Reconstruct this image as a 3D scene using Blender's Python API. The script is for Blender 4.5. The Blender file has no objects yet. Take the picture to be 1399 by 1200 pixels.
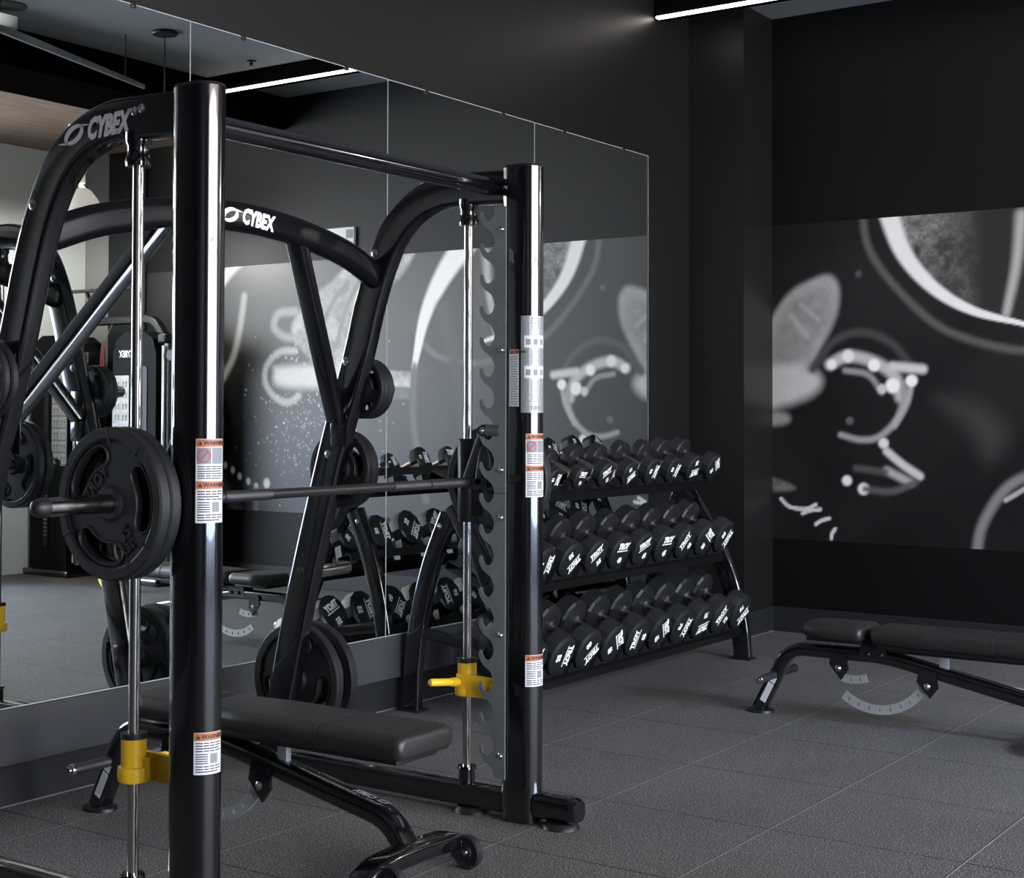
import bpy, bmesh, math, random
import numpy as np
from mathutils import Vector, Matrix
random.seed(7)
np.random.seed(7)
PI = math.pi
C = bpy.context.scene.collection

# ------------------------------------------------------------------ materials
def new_mat(name):
    m = bpy.data.materials.new(name); m.use_nodes = True
    nt = m.node_tree
    return m, nt, nt.nodes['Principled BSDF']

def mat(name, col, rough=0.5, metal=0.0, spec=0.5, coat=0.0, coat_rough=0.05, emit=None, estr=0.0,
        bump=0.0, bscale=200.0, var=0.0, vscale=8.0, rvar=0.0):
    m, nt, b = new_mat(name)
    b.inputs['Base Color'].default_value = (*col, 1)
    b.inputs['Roughness'].default_value = rough
    b.inputs['Metallic'].default_value = metal
    b.inputs['Specular IOR Level'].default_value = spec
    b.inputs['Coat Weight'].default_value = coat
    b.inputs['Coat Roughness'].default_value = coat_rough
    if emit:
        b.inputs['Emission Color'].default_value = (*emit, 1)
        b.inputs['Emission Strength'].default_value = estr
    tc = nt.nodes.new('ShaderNodeTexCoord')
    if var > 0 or rvar > 0:
        n = nt.nodes.new('ShaderNodeTexNoise'); n.inputs['Scale'].default_value = vscale
        n.inputs['Detail'].default_value = 5
        nt.links.new(tc.outputs['Object'], n.inputs['Vector'])
        if var > 0:
            mx = nt.nodes.new('ShaderNodeMix'); mx.data_type = 'RGBA'
            mx.inputs[6].default_value = (*[c*(1-var) for c in col], 1)
            mx.inputs[7].default_value = (*[min(1, c*(1+var)) for c in col], 1)
            nt.links.new(n.outputs['Fac'], mx.inputs[0]); nt.links.new(mx.outputs[2], b.inputs['Base Color'])
        if rvar > 0:
            mr = nt.nodes.new('ShaderNodeMapRange')
            mr.inputs[3].default_value = max(0, rough-rvar); mr.inputs[4].default_value = rough+rvar
            nt.links.new(n.outputs['Fac'], mr.inputs[0]); nt.links.new(mr.outputs[0], b.inputs['Roughness'])
    if bump > 0:
        n2 = nt.nodes.new('ShaderNodeTexNoise'); n2.inputs['Scale'].default_value = bscale
        nt.links.new(tc.outputs['Object'], n2.inputs['Vector'])
        bp = nt.nodes.new('ShaderNodeBump'); bp.inputs['Strength'].default_value = bump
        bp.inputs['Distance'].default_value = 0.002
        nt.links.new(n2.outputs['Fac'], bp.inputs['Height']); nt.links.new(bp.outputs[0], b.inputs['Normal'])
    return m

M = {}
M['gloss'] = mat('gloss_black_powder_coat', (0.003, 0.003, 0.004), 0.16, 0, 0.6, 1.0, 0.03)
M['archblk'] = mat('deep_black_arch_paint', (0.003, 0.003, 0.004), 0.25, 0, 0.28)
M['satin'] = mat('satin_black_plastic', (0.008, 0.008, 0.009), 0.42, 0, 0.4)
M['rackblk'] = mat('rack_black_paint', (0.004, 0.004, 0.004), 0.35, 0, 0.4)
M['rubber'] = mat('black_rubber', (0.010, 0.010, 0.011), 0.5, 0, 0.42, bump=0.15, bscale=500)
M['urethane'] = mat('black_urethane', (0.009, 0.009, 0.010), 0.43, 0, 0.5, bump=0.12, bscale=700)
M['chrome'] = mat('polished_steel', (0.62, 0.60, 0.58), 0.16, 1.0, rvar=0.05, vscale=30)
M['steel'] = mat('brushed_steel', (0.33, 0.32, 0.32), 0.30, 1.0, rvar=0.06, vscale=40)
M['bolt'] = mat('bolt_steel', (0.6, 0.6, 0.6), 0.25, 1.0)
M['knurl'] = mat('dark_knurled_steel', (0.10, 0.095, 0.10), 0.42, 0.9, bump=0.5, bscale=900)
M['barsteel'] = mat('dark_bar_steel', (0.06, 0.055, 0.055), 0.36, 0.8)
M['railgrey'] = mat('grey_plated_steel_rail', (0.16, 0.175, 0.175), 0.42, 0.3, var=0.25, vscale=25)
M['yellow'] = mat('yellow_paint', (0.78, 0.47, 0.02), 0.38, 0, 0.4, var=0.08)
M['vinyl'] = mat('black_vinyl', (0.016, 0.0145, 0.014), 0.42, 0, 0.5, bump=0.25, bscale=350, var=0.12)
M['stitch'] = mat('dark_stitching', (0.006, 0.006, 0.006), 0.7)
M['arcgrey'] = mat('grey_steel_arc', (0.33, 0.34, 0.34), 0.5, 0.3, emit=None)
M['white'] = mat('white_lettering', (0.90, 0.90, 0.88), 0.6)
M['logo'] = mat('silver_lettering', (0.50, 0.48, 0.46), 0.5)
M['label'] = mat('white_sticker', (0.62, 0.62, 0.63), 0.5)
M['silverlabel'] = mat('silver_sticker', (0.30, 0.31, 0.31), 0.35, 0.35)
M['orange'] = mat('orange_sticker_band', (0.42, 0.14, 0.055), 0.5)
M['ink'] = mat('dark_print', (0.03, 0.025, 0.025), 0.6)
M['greyink'] = mat('grey_print', (0.22, 0.22, 0.23), 0.6)
M['redink'] = mat('red_print', (0.45, 0.06, 0.05), 0.6)
M['cast'] = mat('dark_cast_iron', (0.028, 0.028, 0.028), 0.55, 0.2, bump=0.2)
M['shroud'] = mat('black_machine_shroud', (0.005, 0.006, 0.007), 0.55, 0, 0.12)
M['wall'] = mat('charcoal_wall_paint', (0.0062, 0.0057, 0.0054), 0.40, 0, 0.5, bump=0.25, bscale=120)
M['wallb'] = mat('black_back_wall_paint', (0.0010, 0.0010, 0.0010), 0.5, 0, 0.25, bump=0.03, bscale=120)
M['basebd'] = mat('charcoal_baseboard', (0.014, 0.014, 0.0145), 0.40, 0, 0.35)
M['ledge'] = mat('grey_panel_paint', (0.040, 0.041, 0.045), 0.5, 0, 0.4, bump=0.4, bscale=150)
M['ceil'] = mat('grey_ceiling_paint', (0.19, 0.192, 0.19), 0.85)
M['blackceil'] = mat('black_ceiling_paint', (0.004, 0.003, 0.0025), 0.95, 0, 0.0)
M['lightwall'] = mat('pale_grey_wall', (0.80, 0.82, 0.79), 0.8)
M['midwall'] = mat('mid_grey_wall', (0.33, 0.33, 0.32), 0.8)
M['darkcol'] = mat('dark_column_paint', (0.012, 0.014, 0.018), 0.6)
M['lampwhite'] = mat('white_enamel_added_glow', (0.75, 0.72, 0.66), 0.4, emit=(1.0, 0.93, 0.82), estr=0.45)  # emission added so the enamel shade looks lit from outside
M['bulb'] = mat('warm_glow', (1, .8, .6), 0.5, emit=(1.0, 0.72, 0.45), estr=3.0)
M['led'] = mat('led_diffuser', (1, 1, 1), 0.5, emit=(1.0, 0.93, 0.86), estr=7.0)
M['edge'] = mat('mirror_glass_edge', (0.36, 0.38, 0.37), 0.4)
M['caulk'] = mat('pale_caulk', (0.12, 0.12, 0.12), 0.6)
M['rope'] = mat('rope_dark_red', (0.12, 0.03, 0.02), 0.8)
M['limegreen'] = mat('yellow_green_rubber', (0.62, 0.55, 0.02), 0.5, emit=(0.62, 0.55, 0.02), estr=0.08)  # faint emission added to brighten the rubber, which gives no light itself
M['copper'] = mat('knurled_handle', (0.34, 0.26, 0.24), 0.33, 1.0, bump=0.3, bscale=900)

m, nt, b = new_mat('silvered_mirror'); M['mirror'] = m
b.inputs['Base Color'].default_value = (0.80, 0.84, 0.83, 1)
b.inputs['Metallic'].default_value = 1; b.inputs['Roughness'].default_value = 0.0

# window glow
m, nt, b = new_mat('bright_overcast_window'); M['winglow'] = m
b.inputs['Base Color'].default_value = (0.02, 0.02, 0.02, 1)
tc = nt.nodes.new('ShaderNodeTexCoord'); sx = nt.nodes.new('ShaderNodeSeparateXYZ')
mr = nt.nodes.new('ShaderNodeMapRange'); mr.inputs[1].default_value = 0; mr.inputs[2].default_value = 3.4
mx = nt.nodes.new('ShaderNodeMix'); mx.data_type = 'RGBA'
mx.inputs[6].default_value = (0.60, 0.74, 1.0, 1); mx.inputs[7].default_value = (1.0, 0.92, 0.84, 1)
nt.links.new(tc.outputs['Object'], sx.inputs[0]); nt.links.new(sx.outputs[2], mr.inputs[0])
nt.links.new(mr.outputs[0], mx.inputs[0]); nt.links.new(mx.outputs[2], b.inputs['Emission Color'])
b.inputs['Emission Strength'].default_value = 21.0

# wood soffit
m, nt, b = new_mat('warm_oak_soffit'); M['wood'] = m
tc = nt.nodes.new('ShaderNodeTexCoord'); mp = nt.nodes.new('ShaderNodeMapping')
mp.inputs['Scale'].default_value = (6, 0.5, 1)
n = nt.nodes.new('ShaderNodeTexNoise'); n.inputs['Scale'].default_value = 4; n.inputs['Detail'].default_value = 7
cr = nt.nodes.new('ShaderNodeValToRGB')
cr.color_ramp.elements[0].color = (0.16, 0.100, 0.066, 1); cr.color_ramp.elements[1].color = (0.30, 0.22, 0.165, 1)
cr.color_ramp.elements[0].position = 0.3; cr.color_ramp.elements[1].position = 0.75
nt.links.new(tc.outputs['Object'], mp.inputs[0]); nt.links.new(mp.outputs[0], n.inputs[0])
nt.links.new(n.outputs[0], cr.inputs[0]); nt.links.new(cr.outputs[0], b.inputs['Base Color'])
b.inputs['Roughness'].default_value = 0.6

# rubber tile floor
TX, TY = 0.66, 0.677
m, nt, b = new_mat('speckled_rubber_tiles'); M['floor'] = m
L = nt.links
tc = nt.nodes.new('ShaderNodeTexCoord'); sx = nt.nodes.new('ShaderNodeSeparateXYZ'); L.new(tc.outputs['Object'], sx.inputs[0])
def math_node(op, a, bv=None):
    k = nt.nodes.new('ShaderNodeMath'); k.operation = op
    for i, v in enumerate((a, bv)):
        if v is None: continue
        if isinstance(v, (int, float)): k.inputs[i].default_value = v
        else: L.new(v, k.inputs[i])
    return k.outputs[0]
wob = nt.nodes.new('ShaderNodeTexNoise'); wob.inputs['Scale'].default_value = 30; L.new(tc.outputs['Object'], wob.inputs[0])
wv = math_node('MULTIPLY', math_node('SUBTRACT', wob.outputs[0], 0.5), 0.006)
def seam(comp, off, per, half):
    v = math_node('ADD', math_node('SUBTRACT', comp, off), wv)
    v = math_node('DIVIDE', v, per)
    v = math_node('ABSOLUTE', math_node('SUBTRACT', math_node('FRACT', math_node('ADD', v, 0.5)), 0.5))
    return math_node('LESS_THAN', v, half/per)
s_long = seam(sx.outputs[0], -1.488, TX, 0.0030)
s_long_glint = seam(sx.outputs[0], -1.4838, TX, 0.0028)  # seam-edge highlight painted into the colour as a pale line
s_cross = seam(sx.outputs[1], 4.037, TY, 0.0038)
sp = nt.nodes.new('ShaderNodeTexNoise'); sp.inputs['Scale'].default_value = 190; sp.inputs['Detail'].default_value = 3
L.new(tc.outputs['Object'], sp.inputs[0])
cr = nt.nodes.new('ShaderNodeValToRGB'); L.new(sp.outputs[0], cr.inputs[0])
e = cr.color_ramp.elements
e[0].position = 0.38; e[0].color = (0.032, 0.030, 0.030, 1); e[1].position = 0.58; e[1].color = (0.108, 0.101, 0.099, 1)
k = e.new(0.65); k.color = (0.48, 0.46, 0.45, 1)
big = nt.nodes.new('ShaderNodeTexNoise'); big.inputs['Scale'].default_value = 1.6; big.inputs['Detail'].default_value = 4
L.new(tc.outputs['Object'], big.inputs[0])
bm1 = nt.nodes.new('ShaderNodeMapRange'); bm1.inputs[3].default_value = 0.75; bm1.inputs[4].default_value = 1.25; L.new(big.outputs[0], bm1.inputs[0])
vm = nt.nodes.new('ShaderNodeVectorMath'); vm.operation = 'SCALE'; L.new(cr.outputs[0], vm.inputs[0]); L.new(bm1.outputs[0], vm.inputs['Scale'])
m1 = nt.nodes.new('ShaderNodeMix'); m1.data_type = 'RGBA'; L.new(s_cross, m1.inputs[0]); L.new(vm.outputs[0], m1.inputs[6]); m1.inputs[7].default_value = (0.010, 0.010, 0.010, 1)
m2 = nt.nodes.new('ShaderNodeMix'); m2.data_type = 'RGBA'; L.new(s_long, m2.inputs[0]); L.new(m1.outputs[2], m2.inputs[6]); m2.inputs[7].default_value = (0.012, 0.012, 0.012, 1)
m3 = nt.nodes.new('ShaderNodeMix'); m3.data_type = 'RGBA'; L.new(s_long_glint, m3.inputs[0]); L.new(m2.outputs[2], m3.inputs[6]); m3.inputs[7].default_value = (0.27, 0.265, 0.26, 1)
L.new(m3.outputs[2], b.inputs['Base Color'])
b.inputs['Roughness'].default_value = 0.62; b.inputs['Specular IOR Level'].default_value = 0.35
bp = nt.nodes.new('ShaderNodeBump'); bp.inputs['Strength'].default_value = 0.35; bp.inputs['Distance'].default_value = 0.003
L.new(sp.outputs[0], bp.inputs['Height']); L.new(bp.outputs[0], b.inputs['Normal'])

# mural print (vertex colours)
m, nt, b = new_mat('mural_print'); M['mural'] = m
at = nt.nodes.new('ShaderNodeVertexColor'); at.layer_name = 'print'
nt.links.new(at.outputs[0], b.inputs['Base Color'])
b.inputs['Roughness'].default_value = 0.42; b.inputs['Specular IOR Level'].default_value = 0.55

# ------------------------------------------------------------------ mesh helpers
ORG = {}
def obj(name, bm, material, parent=None, smooth=35, label=None, kind=None, loc=None):
    """link bm (world coordinates) as one mesh object"""
    if parent is not None: o0 = ORG[parent.name]
    elif loc is not None: o0 = Vector(loc)
    else:
        vs = [v.co for v in bm.verts]
        o0 = Vector(((min(v.x for v in vs)+max(v.x for v in vs))/2, (min(v.y for v in vs)+max(v.y for v in vs))/2, min(v.z for v in vs)))
    bmesh.ops.translate(bm, verts=bm.verts, vec=-o0)
    bmesh.ops.recalc_face_normals(bm, faces=bm.faces)
    me = bpy.data.meshes.new(name); bm.to_mesh(me); bm.free()
    if smooth:
        me.polygons.foreach_set('use_smooth', [True]*len(me.polygons))
        me.set_sharp_from_angle(angle=math.radians(smooth))
    me.materials.append(M[material])
    o = bpy.data.objects.new(name, me); C.objects.link(o)
    if parent is not None: o.parent = parent
    else: o.location = o0
    ORG[o.name] = o0
    if label: o['label'] = label
    if kind: o['kind'] = kind
    return o

def tag(o, label, cat, group=None):
    o['label'] = label; o['category'] = cat
    if group: o['group'] = group
    return o

def thing(name, label, cat, loc=(0, 0, 0), group=None):
    o = bpy.data.objects.new(name, None); C.objects.link(o); o.location = loc
    o.empty_display_size = 0.1
    ORG[o.name] = Vector(loc)
    return tag(o, label, cat, group)

def dup(src, loc, rot=None, label=None, group=None):
    r = src.copy(); C.objects.link(r); r.location = loc
    if rot is not None: r.rotation_euler = rot
    if label: r['label'] = label
    if group: r['group'] = group
    for ch in list(src.children):
        c = ch.copy(); C.objects.link(c); c.parent = r
        for g in ch.children:
            d = g.copy(); C.objects.link(d); d.parent = c
    return r

def B(): return bmesh.new()

def box(bm, x0, x1, y0, y1, z0, z1, bevel=0.0, seg=2, mtx=None):
    r = bmesh.ops.create_cube(bm, size=1)
    vs = r['verts']
    bmesh.ops.scale(bm, verts=vs, vec=(abs(x1-x0), abs(y1-y0), abs(z1-z0)))
    bmesh.ops.translate(bm, verts=vs, vec=((x0+x1)/2, (y0+y1)/2, (z0+z1)/2))
    if bevel > 0:
        es = list({e for v in vs for e in v.link_edges})
        rr = bmesh.ops.bevel(bm, geom=es, offset=bevel, segments=seg, profile=0.5, affect='EDGES')
        vs = list({v for f in rr['faces'] for v in f.verts} | {v for v in vs if v.is_valid})
    if mtx is not None: bmesh.ops.transform(bm, matrix=mtx, verts=vs)
    return bm

def rrect(w, h, r=0.01, n=4):
    r = min(r, w/2-1e-5, h/2-1e-5)
    pts = []
    for cx, cy, a0 in ((w/2-r, h/2-r, 0), (-w/2+r, h/2-r, 90), (-w/2+r, -h/2+r, 180), (w/2-r, -h/2+r, 270)):
        for i in range(n+1):
            a = math.radians(a0+90*i/n); pts.append((cx+r*math.cos(a), cy+r*math.sin(a)))
    return pts

def circ(r, n=16, sy=1.0):
    return [(r*math.cos(2*PI*i/n), r*sy*math.sin(2*PI*i/n)) for i in range(n)]

def sweep(bm, pts, prof, up=(0, 1, 0), caps=True, scales=None):
    """profile (a along N, b along the up vector) swept along pts"""
    pts = [Vector(p) for p in pts]; up = Vector(up).normalized()
    rings = []
    n = len(pts)
    for i, p in enumerate(pts):
        if i == 0: t = pts[1]-pts[0]
        elif i == n-1: t = pts[-1]-pts[-2]
        else: t = (pts[i]-pts[i-1]).normalized()+(pts[i+1]-pts[i]).normalized()
        t.normalize()
        N = up.cross(t)
        if N.length < 1e-4: N = Vector((1, 0, 0)).cross(t)
        N.normalize(); Bn = t.cross(N).normalized()
        s = 1.0
        if 0 < i < n-1:
            c = t.dot((pts[i+1]-pts[i]).normalized()); s = 1/max(c, 0.5)
        k = scales[i] if scales else 1.0
        rings.append([bm.verts.new(p + N*(a*s*k) + Bn*(b_*k)) for a, b_ in prof])
    m_ = len(prof)
    for i in range(n-1):
        for j in range(m_):
            bm.faces.new((rings[i][j], rings[i][(j+1) % m_], rings[i+1][(j+1) % m_], rings[i+1][j]))
    if caps:
        bm.faces.new(rings[0][::-1]); bm.faces.new(rings[-1])
    return bm

def cyl(bm, p0, p1, r, n=20, r2=None):
    p0 = Vector(p0); p1 = Vector(p1); d = (p1-p0).normalized()
    up = Vector((0, 0, 1)) if abs(d.z) < 0.9 else Vector((1, 0, 0))
    return sweep(bm, [p0, p1], circ(r, n), up=up, scales=None if r2 is None else [1, r2/r])

def lathe(bm, prof, n=32, origin=(0, 0, 0), axis=(0, 0, 1), ang0=0.0, closed=False):
    """prof = [(r, h)] around axis"""
    ax = Vector(axis).normalized(); q = Vector((0, 0, 1)).rotation_difference(ax); o = Vector(origin)
    rings = []
    for r, h in prof:
        if r < 1e-6: rings.append([bm.verts.new(o + q @ Vector((0, 0, h)))])
        else: rings.append([bm.verts.new(o + q @ Vector((r*math.cos(ang0+2*PI*i/n), r*math.sin(ang0+2*PI*i/n), h))) for i in range(n)])
    seq = list(zip(rings, rings[1:]))
    if closed: seq.append((rings[-1], rings[0]))
    for a, b_ in seq:
        for i in range(n):
            j = (i+1) % n
            if len(a) == 1 and len(b_) == 1: continue
            if len(a) == 1: bm.faces.new((a[0], b_[i], b_[j]))
            elif len(b_) == 1: bm.faces.new((a[i], a[j], b_[0]))
            else: bm.faces.new((a[i], a[j], b_[j], b_[i]))
    return bm

def plate_shape(bm, outer, holes, th, mtx=None):
    """flat outline with holes in XY extruded to thickness th along Z (0..th)"""
    es = []; vs = []
    for loop in [outer]+holes:
        v = [bm.verts.new((p[0], p[1], 0)) for p in loop]; vs += v
        for i in range(len(v)): es.append(bm.edges.new((v[i], v[(i+1) % len(v)])))
    r = bmesh.ops.triangle_fill(bm, edges=es, use_beauty=True)
    fs = [g for g in r['geom'] if isinstance(g, bmesh.types.BMFace)]
    ex = bmesh.ops.extrude_face_region(bm, geom=fs)
    nv = [g for g in ex['geom'] if isinstance(g, bmesh.types.BMVert)]
    bmesh.ops.translate(bm, verts=nv, vec=(0, 0, th))
    if mtx is not None: bmesh.ops.transform(bm, matrix=mtx, verts=vs+nv)
    return bm

def frame_mtx(o, xa, ya):
    xa = Vector(xa).normalized(); ya = Vector(ya).normalized(); za = xa.cross(ya)
    m_ = Matrix.Identity(4)
    for i in range(3):
        m_[i][0] = xa[i]; m_[i][1] = ya[i]; m_[i][2] = za[i]; m_[i][3] = o[i]
    return m_

_tc = {}
def text_geo(s, bold=0.0, shear=0.0, extr=0.0006, sx=1.0):
    """vertices / faces of a word, height 1, centred"""
    key = (s, bold, shear, extr, sx)
    if key in _tc: return _tc[key]
    cu = bpy.data.curves.new('t', 'FONT'); cu.body = s; cu.size = 1; cu.offset = bold; cu.shear = shear
    cu.align_x = 'CENTER'; cu.align_y = 'CENTER'; cu.extrude = extr; cu.resolution_u = 2
    o = bpy.data.objects.new('t', cu); C.objects.link(o)
    dg = bpy.context.evaluated_depsgraph_get(); dg.update()
    me = bpy.data.meshes.new_from_object(o.evaluated_get(dg))
    v = [tuple(x.co) for x in me.vertices]; f = [tuple(p.vertices) for p in me.polygons]
    bpy.data.objects.remove(o); bpy.data.curves.remove(cu); bpy.data.meshes.remove(me)
    xs = [p[0] for p in v]; ys = [p[1] for p in v]
    h = max(ys)-min(ys); cx = (max(xs)+min(xs))/2; cy = (max(ys)+min(ys))/2
    v = [((p[0]-cx)/h*sx, (p[1]-cy)/h, p[2]/max(extr, 1e-9)) for p in v]
    _tc[key] = (v, f, (max(xs)-min(xs))/h*sx)
    return _tc[key]

def add_text(bm, s, fn, h, bold=0.02, shear=0.0, depth=0.0008, sx=1.0, at=(0, 0), rot=0.0):
    """fn(u, v, w) -> world point"""
    v, f, w = text_geo(s, bold, shear, 0.01, sx)
    ca, sa = math.cos(rot), math.sin(rot)
    vv = [bm.verts.new(fn(at[0]+h*(p[0]*ca-p[1]*sa), at[1]+h*(p[0]*sa+p[1]*ca), depth*(p[2]*0.5+0.5))) for p in v]
    for q in f:
        try: bm.faces.new([vv[i] for i in q])
        except ValueError: pass
    return w*h

def quad(bm, fn, u0, u1, v0, v1, w=0.0006, nu=1):
    for i in range(nu):
        a = u0+(u1-u0)*i/nu; c = u0+(u1-u0)*(i+1)/nu
        bm.faces.new([bm.verts.new(fn(*p, w)) for p in ((a, v0), (c, v0), (c, v1), (a, v1))])

def planar(o, ux, vx):
    o = Vector(o); ux = Vector(ux).normalized(); vx = Vector(vx).normalized(); n_ = ux.cross(vx)
    return lambda u, v, w: o+ux*u+vx*v+n_*w

def catmull(pts, n=6):
    P = [Vector(p) for p in pts]; P = [2*P[0]-P[1]]+P+[2*P[-1]-P[-2]]; out = []
    for i in range(1, len(P)-2):
        for k_ in range(n):
            t = k_/n; a, b_, c, d = P[i-1:i+3]
            out.append(0.5*((2*b_)+(c-a)*t+(2*a-5*b_+4*c-d)*t*t+(-a+3*b_-3*c+d)*t**3))
    out.append(P[-2]); return out

def fillet(pts, r, n=6):
    P = [Vector(p) for p in pts]; out = [P[0]]
    for i in range(1, len(P)-1):
        a = (P[i-1]-P[i]); b_ = (P[i+1]-P[i]); rr = min(r, a.length*0.48, b_.length*0.48)
        p0 = P[i]+a.normalized()*rr; p1 = P[i]+b_.normalized()*rr
        for k_ in range(n+1):
            t = k_/n; out.append(p0*(1-t)**2+P[i]*2*t*(1-t)+p1*t*t)
    out.append(P[-1]); return out

def swirl(bm, fn, h, at=(0, 0)):
    """the eye-shaped emblem beside the maker's word"""
    def blade(flip):
        out, inn = [], []
        for i in range(15):
            t = i/14
            a = math.radians(-150+215*t)
            R1 = 0.52; wd = 0.30*math.sin(PI*min(1, t*1.05))**0.7+0.01
            for lst, r in ((out, R1), (inn, R1-wd)):
                x = r*1.25*math.cos(a); y = r*0.85*math.sin(a)
                x += 0.25*y
                if t < 0.15: x -= (0.15-t)*3.2; 
                lst.append((x*flip, y*flip))
        for i in range(14):
            bm.faces.new([bm.verts.new(fn(at[0]+p[0]*h, at[1]+p[1]*h, 0.0008)) for p in (out[i], out[i+1], inn[i+1], inn[i])])
    blade(1); blade(-1)

# ------------------------------------------------------------------ camera
yaw, pit, rol = -0.61022, 0.02198, 0.00282
Fv = Vector((math.sin(yaw), math.cos(yaw), 0)); Rv = Vector((math.cos(yaw), -math.sin(yaw), 0)); Uv = Vector((0, 0, 1))
Fv, Uv = Fv*math.cos(pit)+Uv*math.sin(pit), Uv*math.cos(pit)-Fv*math.sin(pit)
Rv, Uv = Rv*math.cos(rol)+Uv*math.sin(rol), Uv*math.cos(rol)-Rv*math.sin(rol)
cam = bpy.data.cameras.new('camera'); co = bpy.data.objects.new('camera', cam); C.objects.link(co)
mw = Matrix.Identity(4)
for i in range(3):
    mw[i][0] = Rv[i]; mw[i][1] = Uv[i]; mw[i][2] = -Fv[i]
mw[2][3] = 1.40
co.matrix_world = mw
cam.sensor_width = 36; cam.lens = 2040.8/1399*36
cam.shift_x = (699.5-672.2)/1399; cam.shift_y = -(599.5-521.8)/1399
cam.clip_start = 0.05; cam.clip_end = 100
bpy.context.scene.camera = co

# ------------------------------------------------------------------ the room
XW, YB, HC = -4.49, 9.07, 4.01
XM = -4.45                   # face of the mirrors
XR, YF = 4.62, -3.2          # window wall, wall behind the viewer
XA, YA = 2.0, 7.25           # alcove wall
def struct(name, bm, m_, **k): return obj(name, bm, m_, kind='structure', **k)

bm = B(); box(bm, XW-0.1, XR+0.1, YF-0.1, YB+0.1, -0.1, 0); struct('floor', bm, 'floor', smooth=0, loc=(0, 0, 0))
bm = B(); box(bm, XW-0.1, XR+0.1, YF-0.1, YB+0.1, HC, HC+0.1); struct('ceiling', bm, 'ceil', smooth=0)
bm = B(); box(bm, XW-0.12, XW, YF, YB, 0, HC); struct('wall_left', bm, 'wall', smooth=0)
bm = B(); box(bm, XW, 1.18, YB, YB+0.1, 0, HC); struct('wall_back', bm, 'wallb', smooth=0)
bm = B(); box(bm, XW-0.1, XR+0.1, YF-0.1, YF, 0, HC); struct('wall_front', bm, 'wall', smooth=0)
bm = B(); box(bm, 1.18, 1.66, YB-0.02, YB+0.1, 0, HC); struct('trim_1', bm, 'darkcol', smooth=0, label='dark column end beside the mural wall')
bm = B(); box(bm, 1.66, XR+0.1, YB, YB+0.1, 0, HC); struct('wall_back_alcove', bm, 'midwall', smooth=0)
bm = B(); box(bm, XA, XA+0.1, YA, YB, 0, HC); struct('wall_right_alcove', bm, 'lightwall', smooth=0)
bm = B(); box(bm, XA+0.1, XR, YA, YA+0.1, 0, HC); struct('wall_right_return', bm, 'wallb', smooth=0)
# window wall: a frame of masonry round four tall panes
bm = B()
WY = [(-0.5, 1.3), (1.42, 3.2), (3.32, 5.1), (5.22, 7.0)]
box(bm, XR, XR+0.1, YF, WY[0][0], 0, HC); box(bm, XR, XR+0.1, WY[-1][1], YA, 0, HC)
box(bm, XR, XR+0.1, WY[0][0], WY[-1][1], 0, 0.45); box(bm, XR, XR+0.1, WY[0][0], WY[-1][1], 3.85, HC)
for (a, c), (d, e_) in zip(WY, WY[1:]): box(bm, XR, XR+0.1, c, d, 0.45, 3.85)
struct('wall_right', bm, 'wall', smooth=0)
for i, (a, c) in enumerate(WY):
    bm = B(); box(bm, XR+0.03, XR+0.05, a, c, 0.45, 3.85); w_ = struct('window_%d' % (i+1), bm, 'winglow', smooth=0)
    bm = B(); box(bm, XR+0.005, XR+0.028, (a+c)/2-0.02, (a+c)/2+0.02, 0.45, 3.85); box(bm, XR+0.005, XR+0.028, a, c, 2.7, 2.74)
    obj('glazing_bar', bm, 'satin', w_, smooth=0)
# pilaster in the far left corner
bm = B(); box(bm, XW-0.02, -4.10, 8.64, YB, 0, HC); struct('wall_pilaster', bm, 'wall', smooth=0)
# baseboards
bm = B(); box(bm, XW, XW+0.012, YF, 8.64, 0, 0.150, bevel=0.002, seg=1); struct('baseboard_left', bm, 'basebd', smooth=0)
bm = B(); box(bm, -4.10, 1.18, YB-0.014, YB, 0, 0.16, bevel=0.003, seg=1); struct('baseboard_back', bm, 'basebd', smooth=0)
bm = B(); box(bm, -4.10, -4.088, 8.628, YB-0.014, 0, 0.16, bevel=0.002, seg=1); box(bm, XW+0.012, -4.088, 8.628, 8.64, 0, 0.16, bevel=0.002, seg=1)
struct('baseboard_pilaster', bm, 'basebd', smooth=0)
# painted backing panel beneath the mirrors
bm = B(); box(bm, XW, XM+0.002, YF, 8.03, 0.152, 0.352, bevel=0.002, seg=1); struct('trim_2', bm, 'ledge', smooth=0, label='grey painted backing strip below the mirrors')
# thin light joint where wall paint meets the floor
bm = B(); box(bm, XW+0.012, XW+0.016, 2.6, 8.6, 0, 0.004); box(bm, -4.088, -4.084, 8.62, 9.05, 0, 0.004); struct('trim_3', bm, 'caulk', smooth=0, label='thin pale caulk line along the base')
# black dropped bulkhead and timber soffit on the window side
bm = B(); box(bm, -0.48, 0.24, YF, YB-0.001, 3.75, HC-0.001); struct('trim_4', bm, 'blackceil', smooth=0, label='black dropped bulkhead along the ceiling')
bm = B(); box(bm, 0.24, XR-0.001, YA-2.2, YB-0.001, 3.75, 3.79); struct('trim_5', bm, 'wood', smooth=0, label='warm timber soffit')

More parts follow.
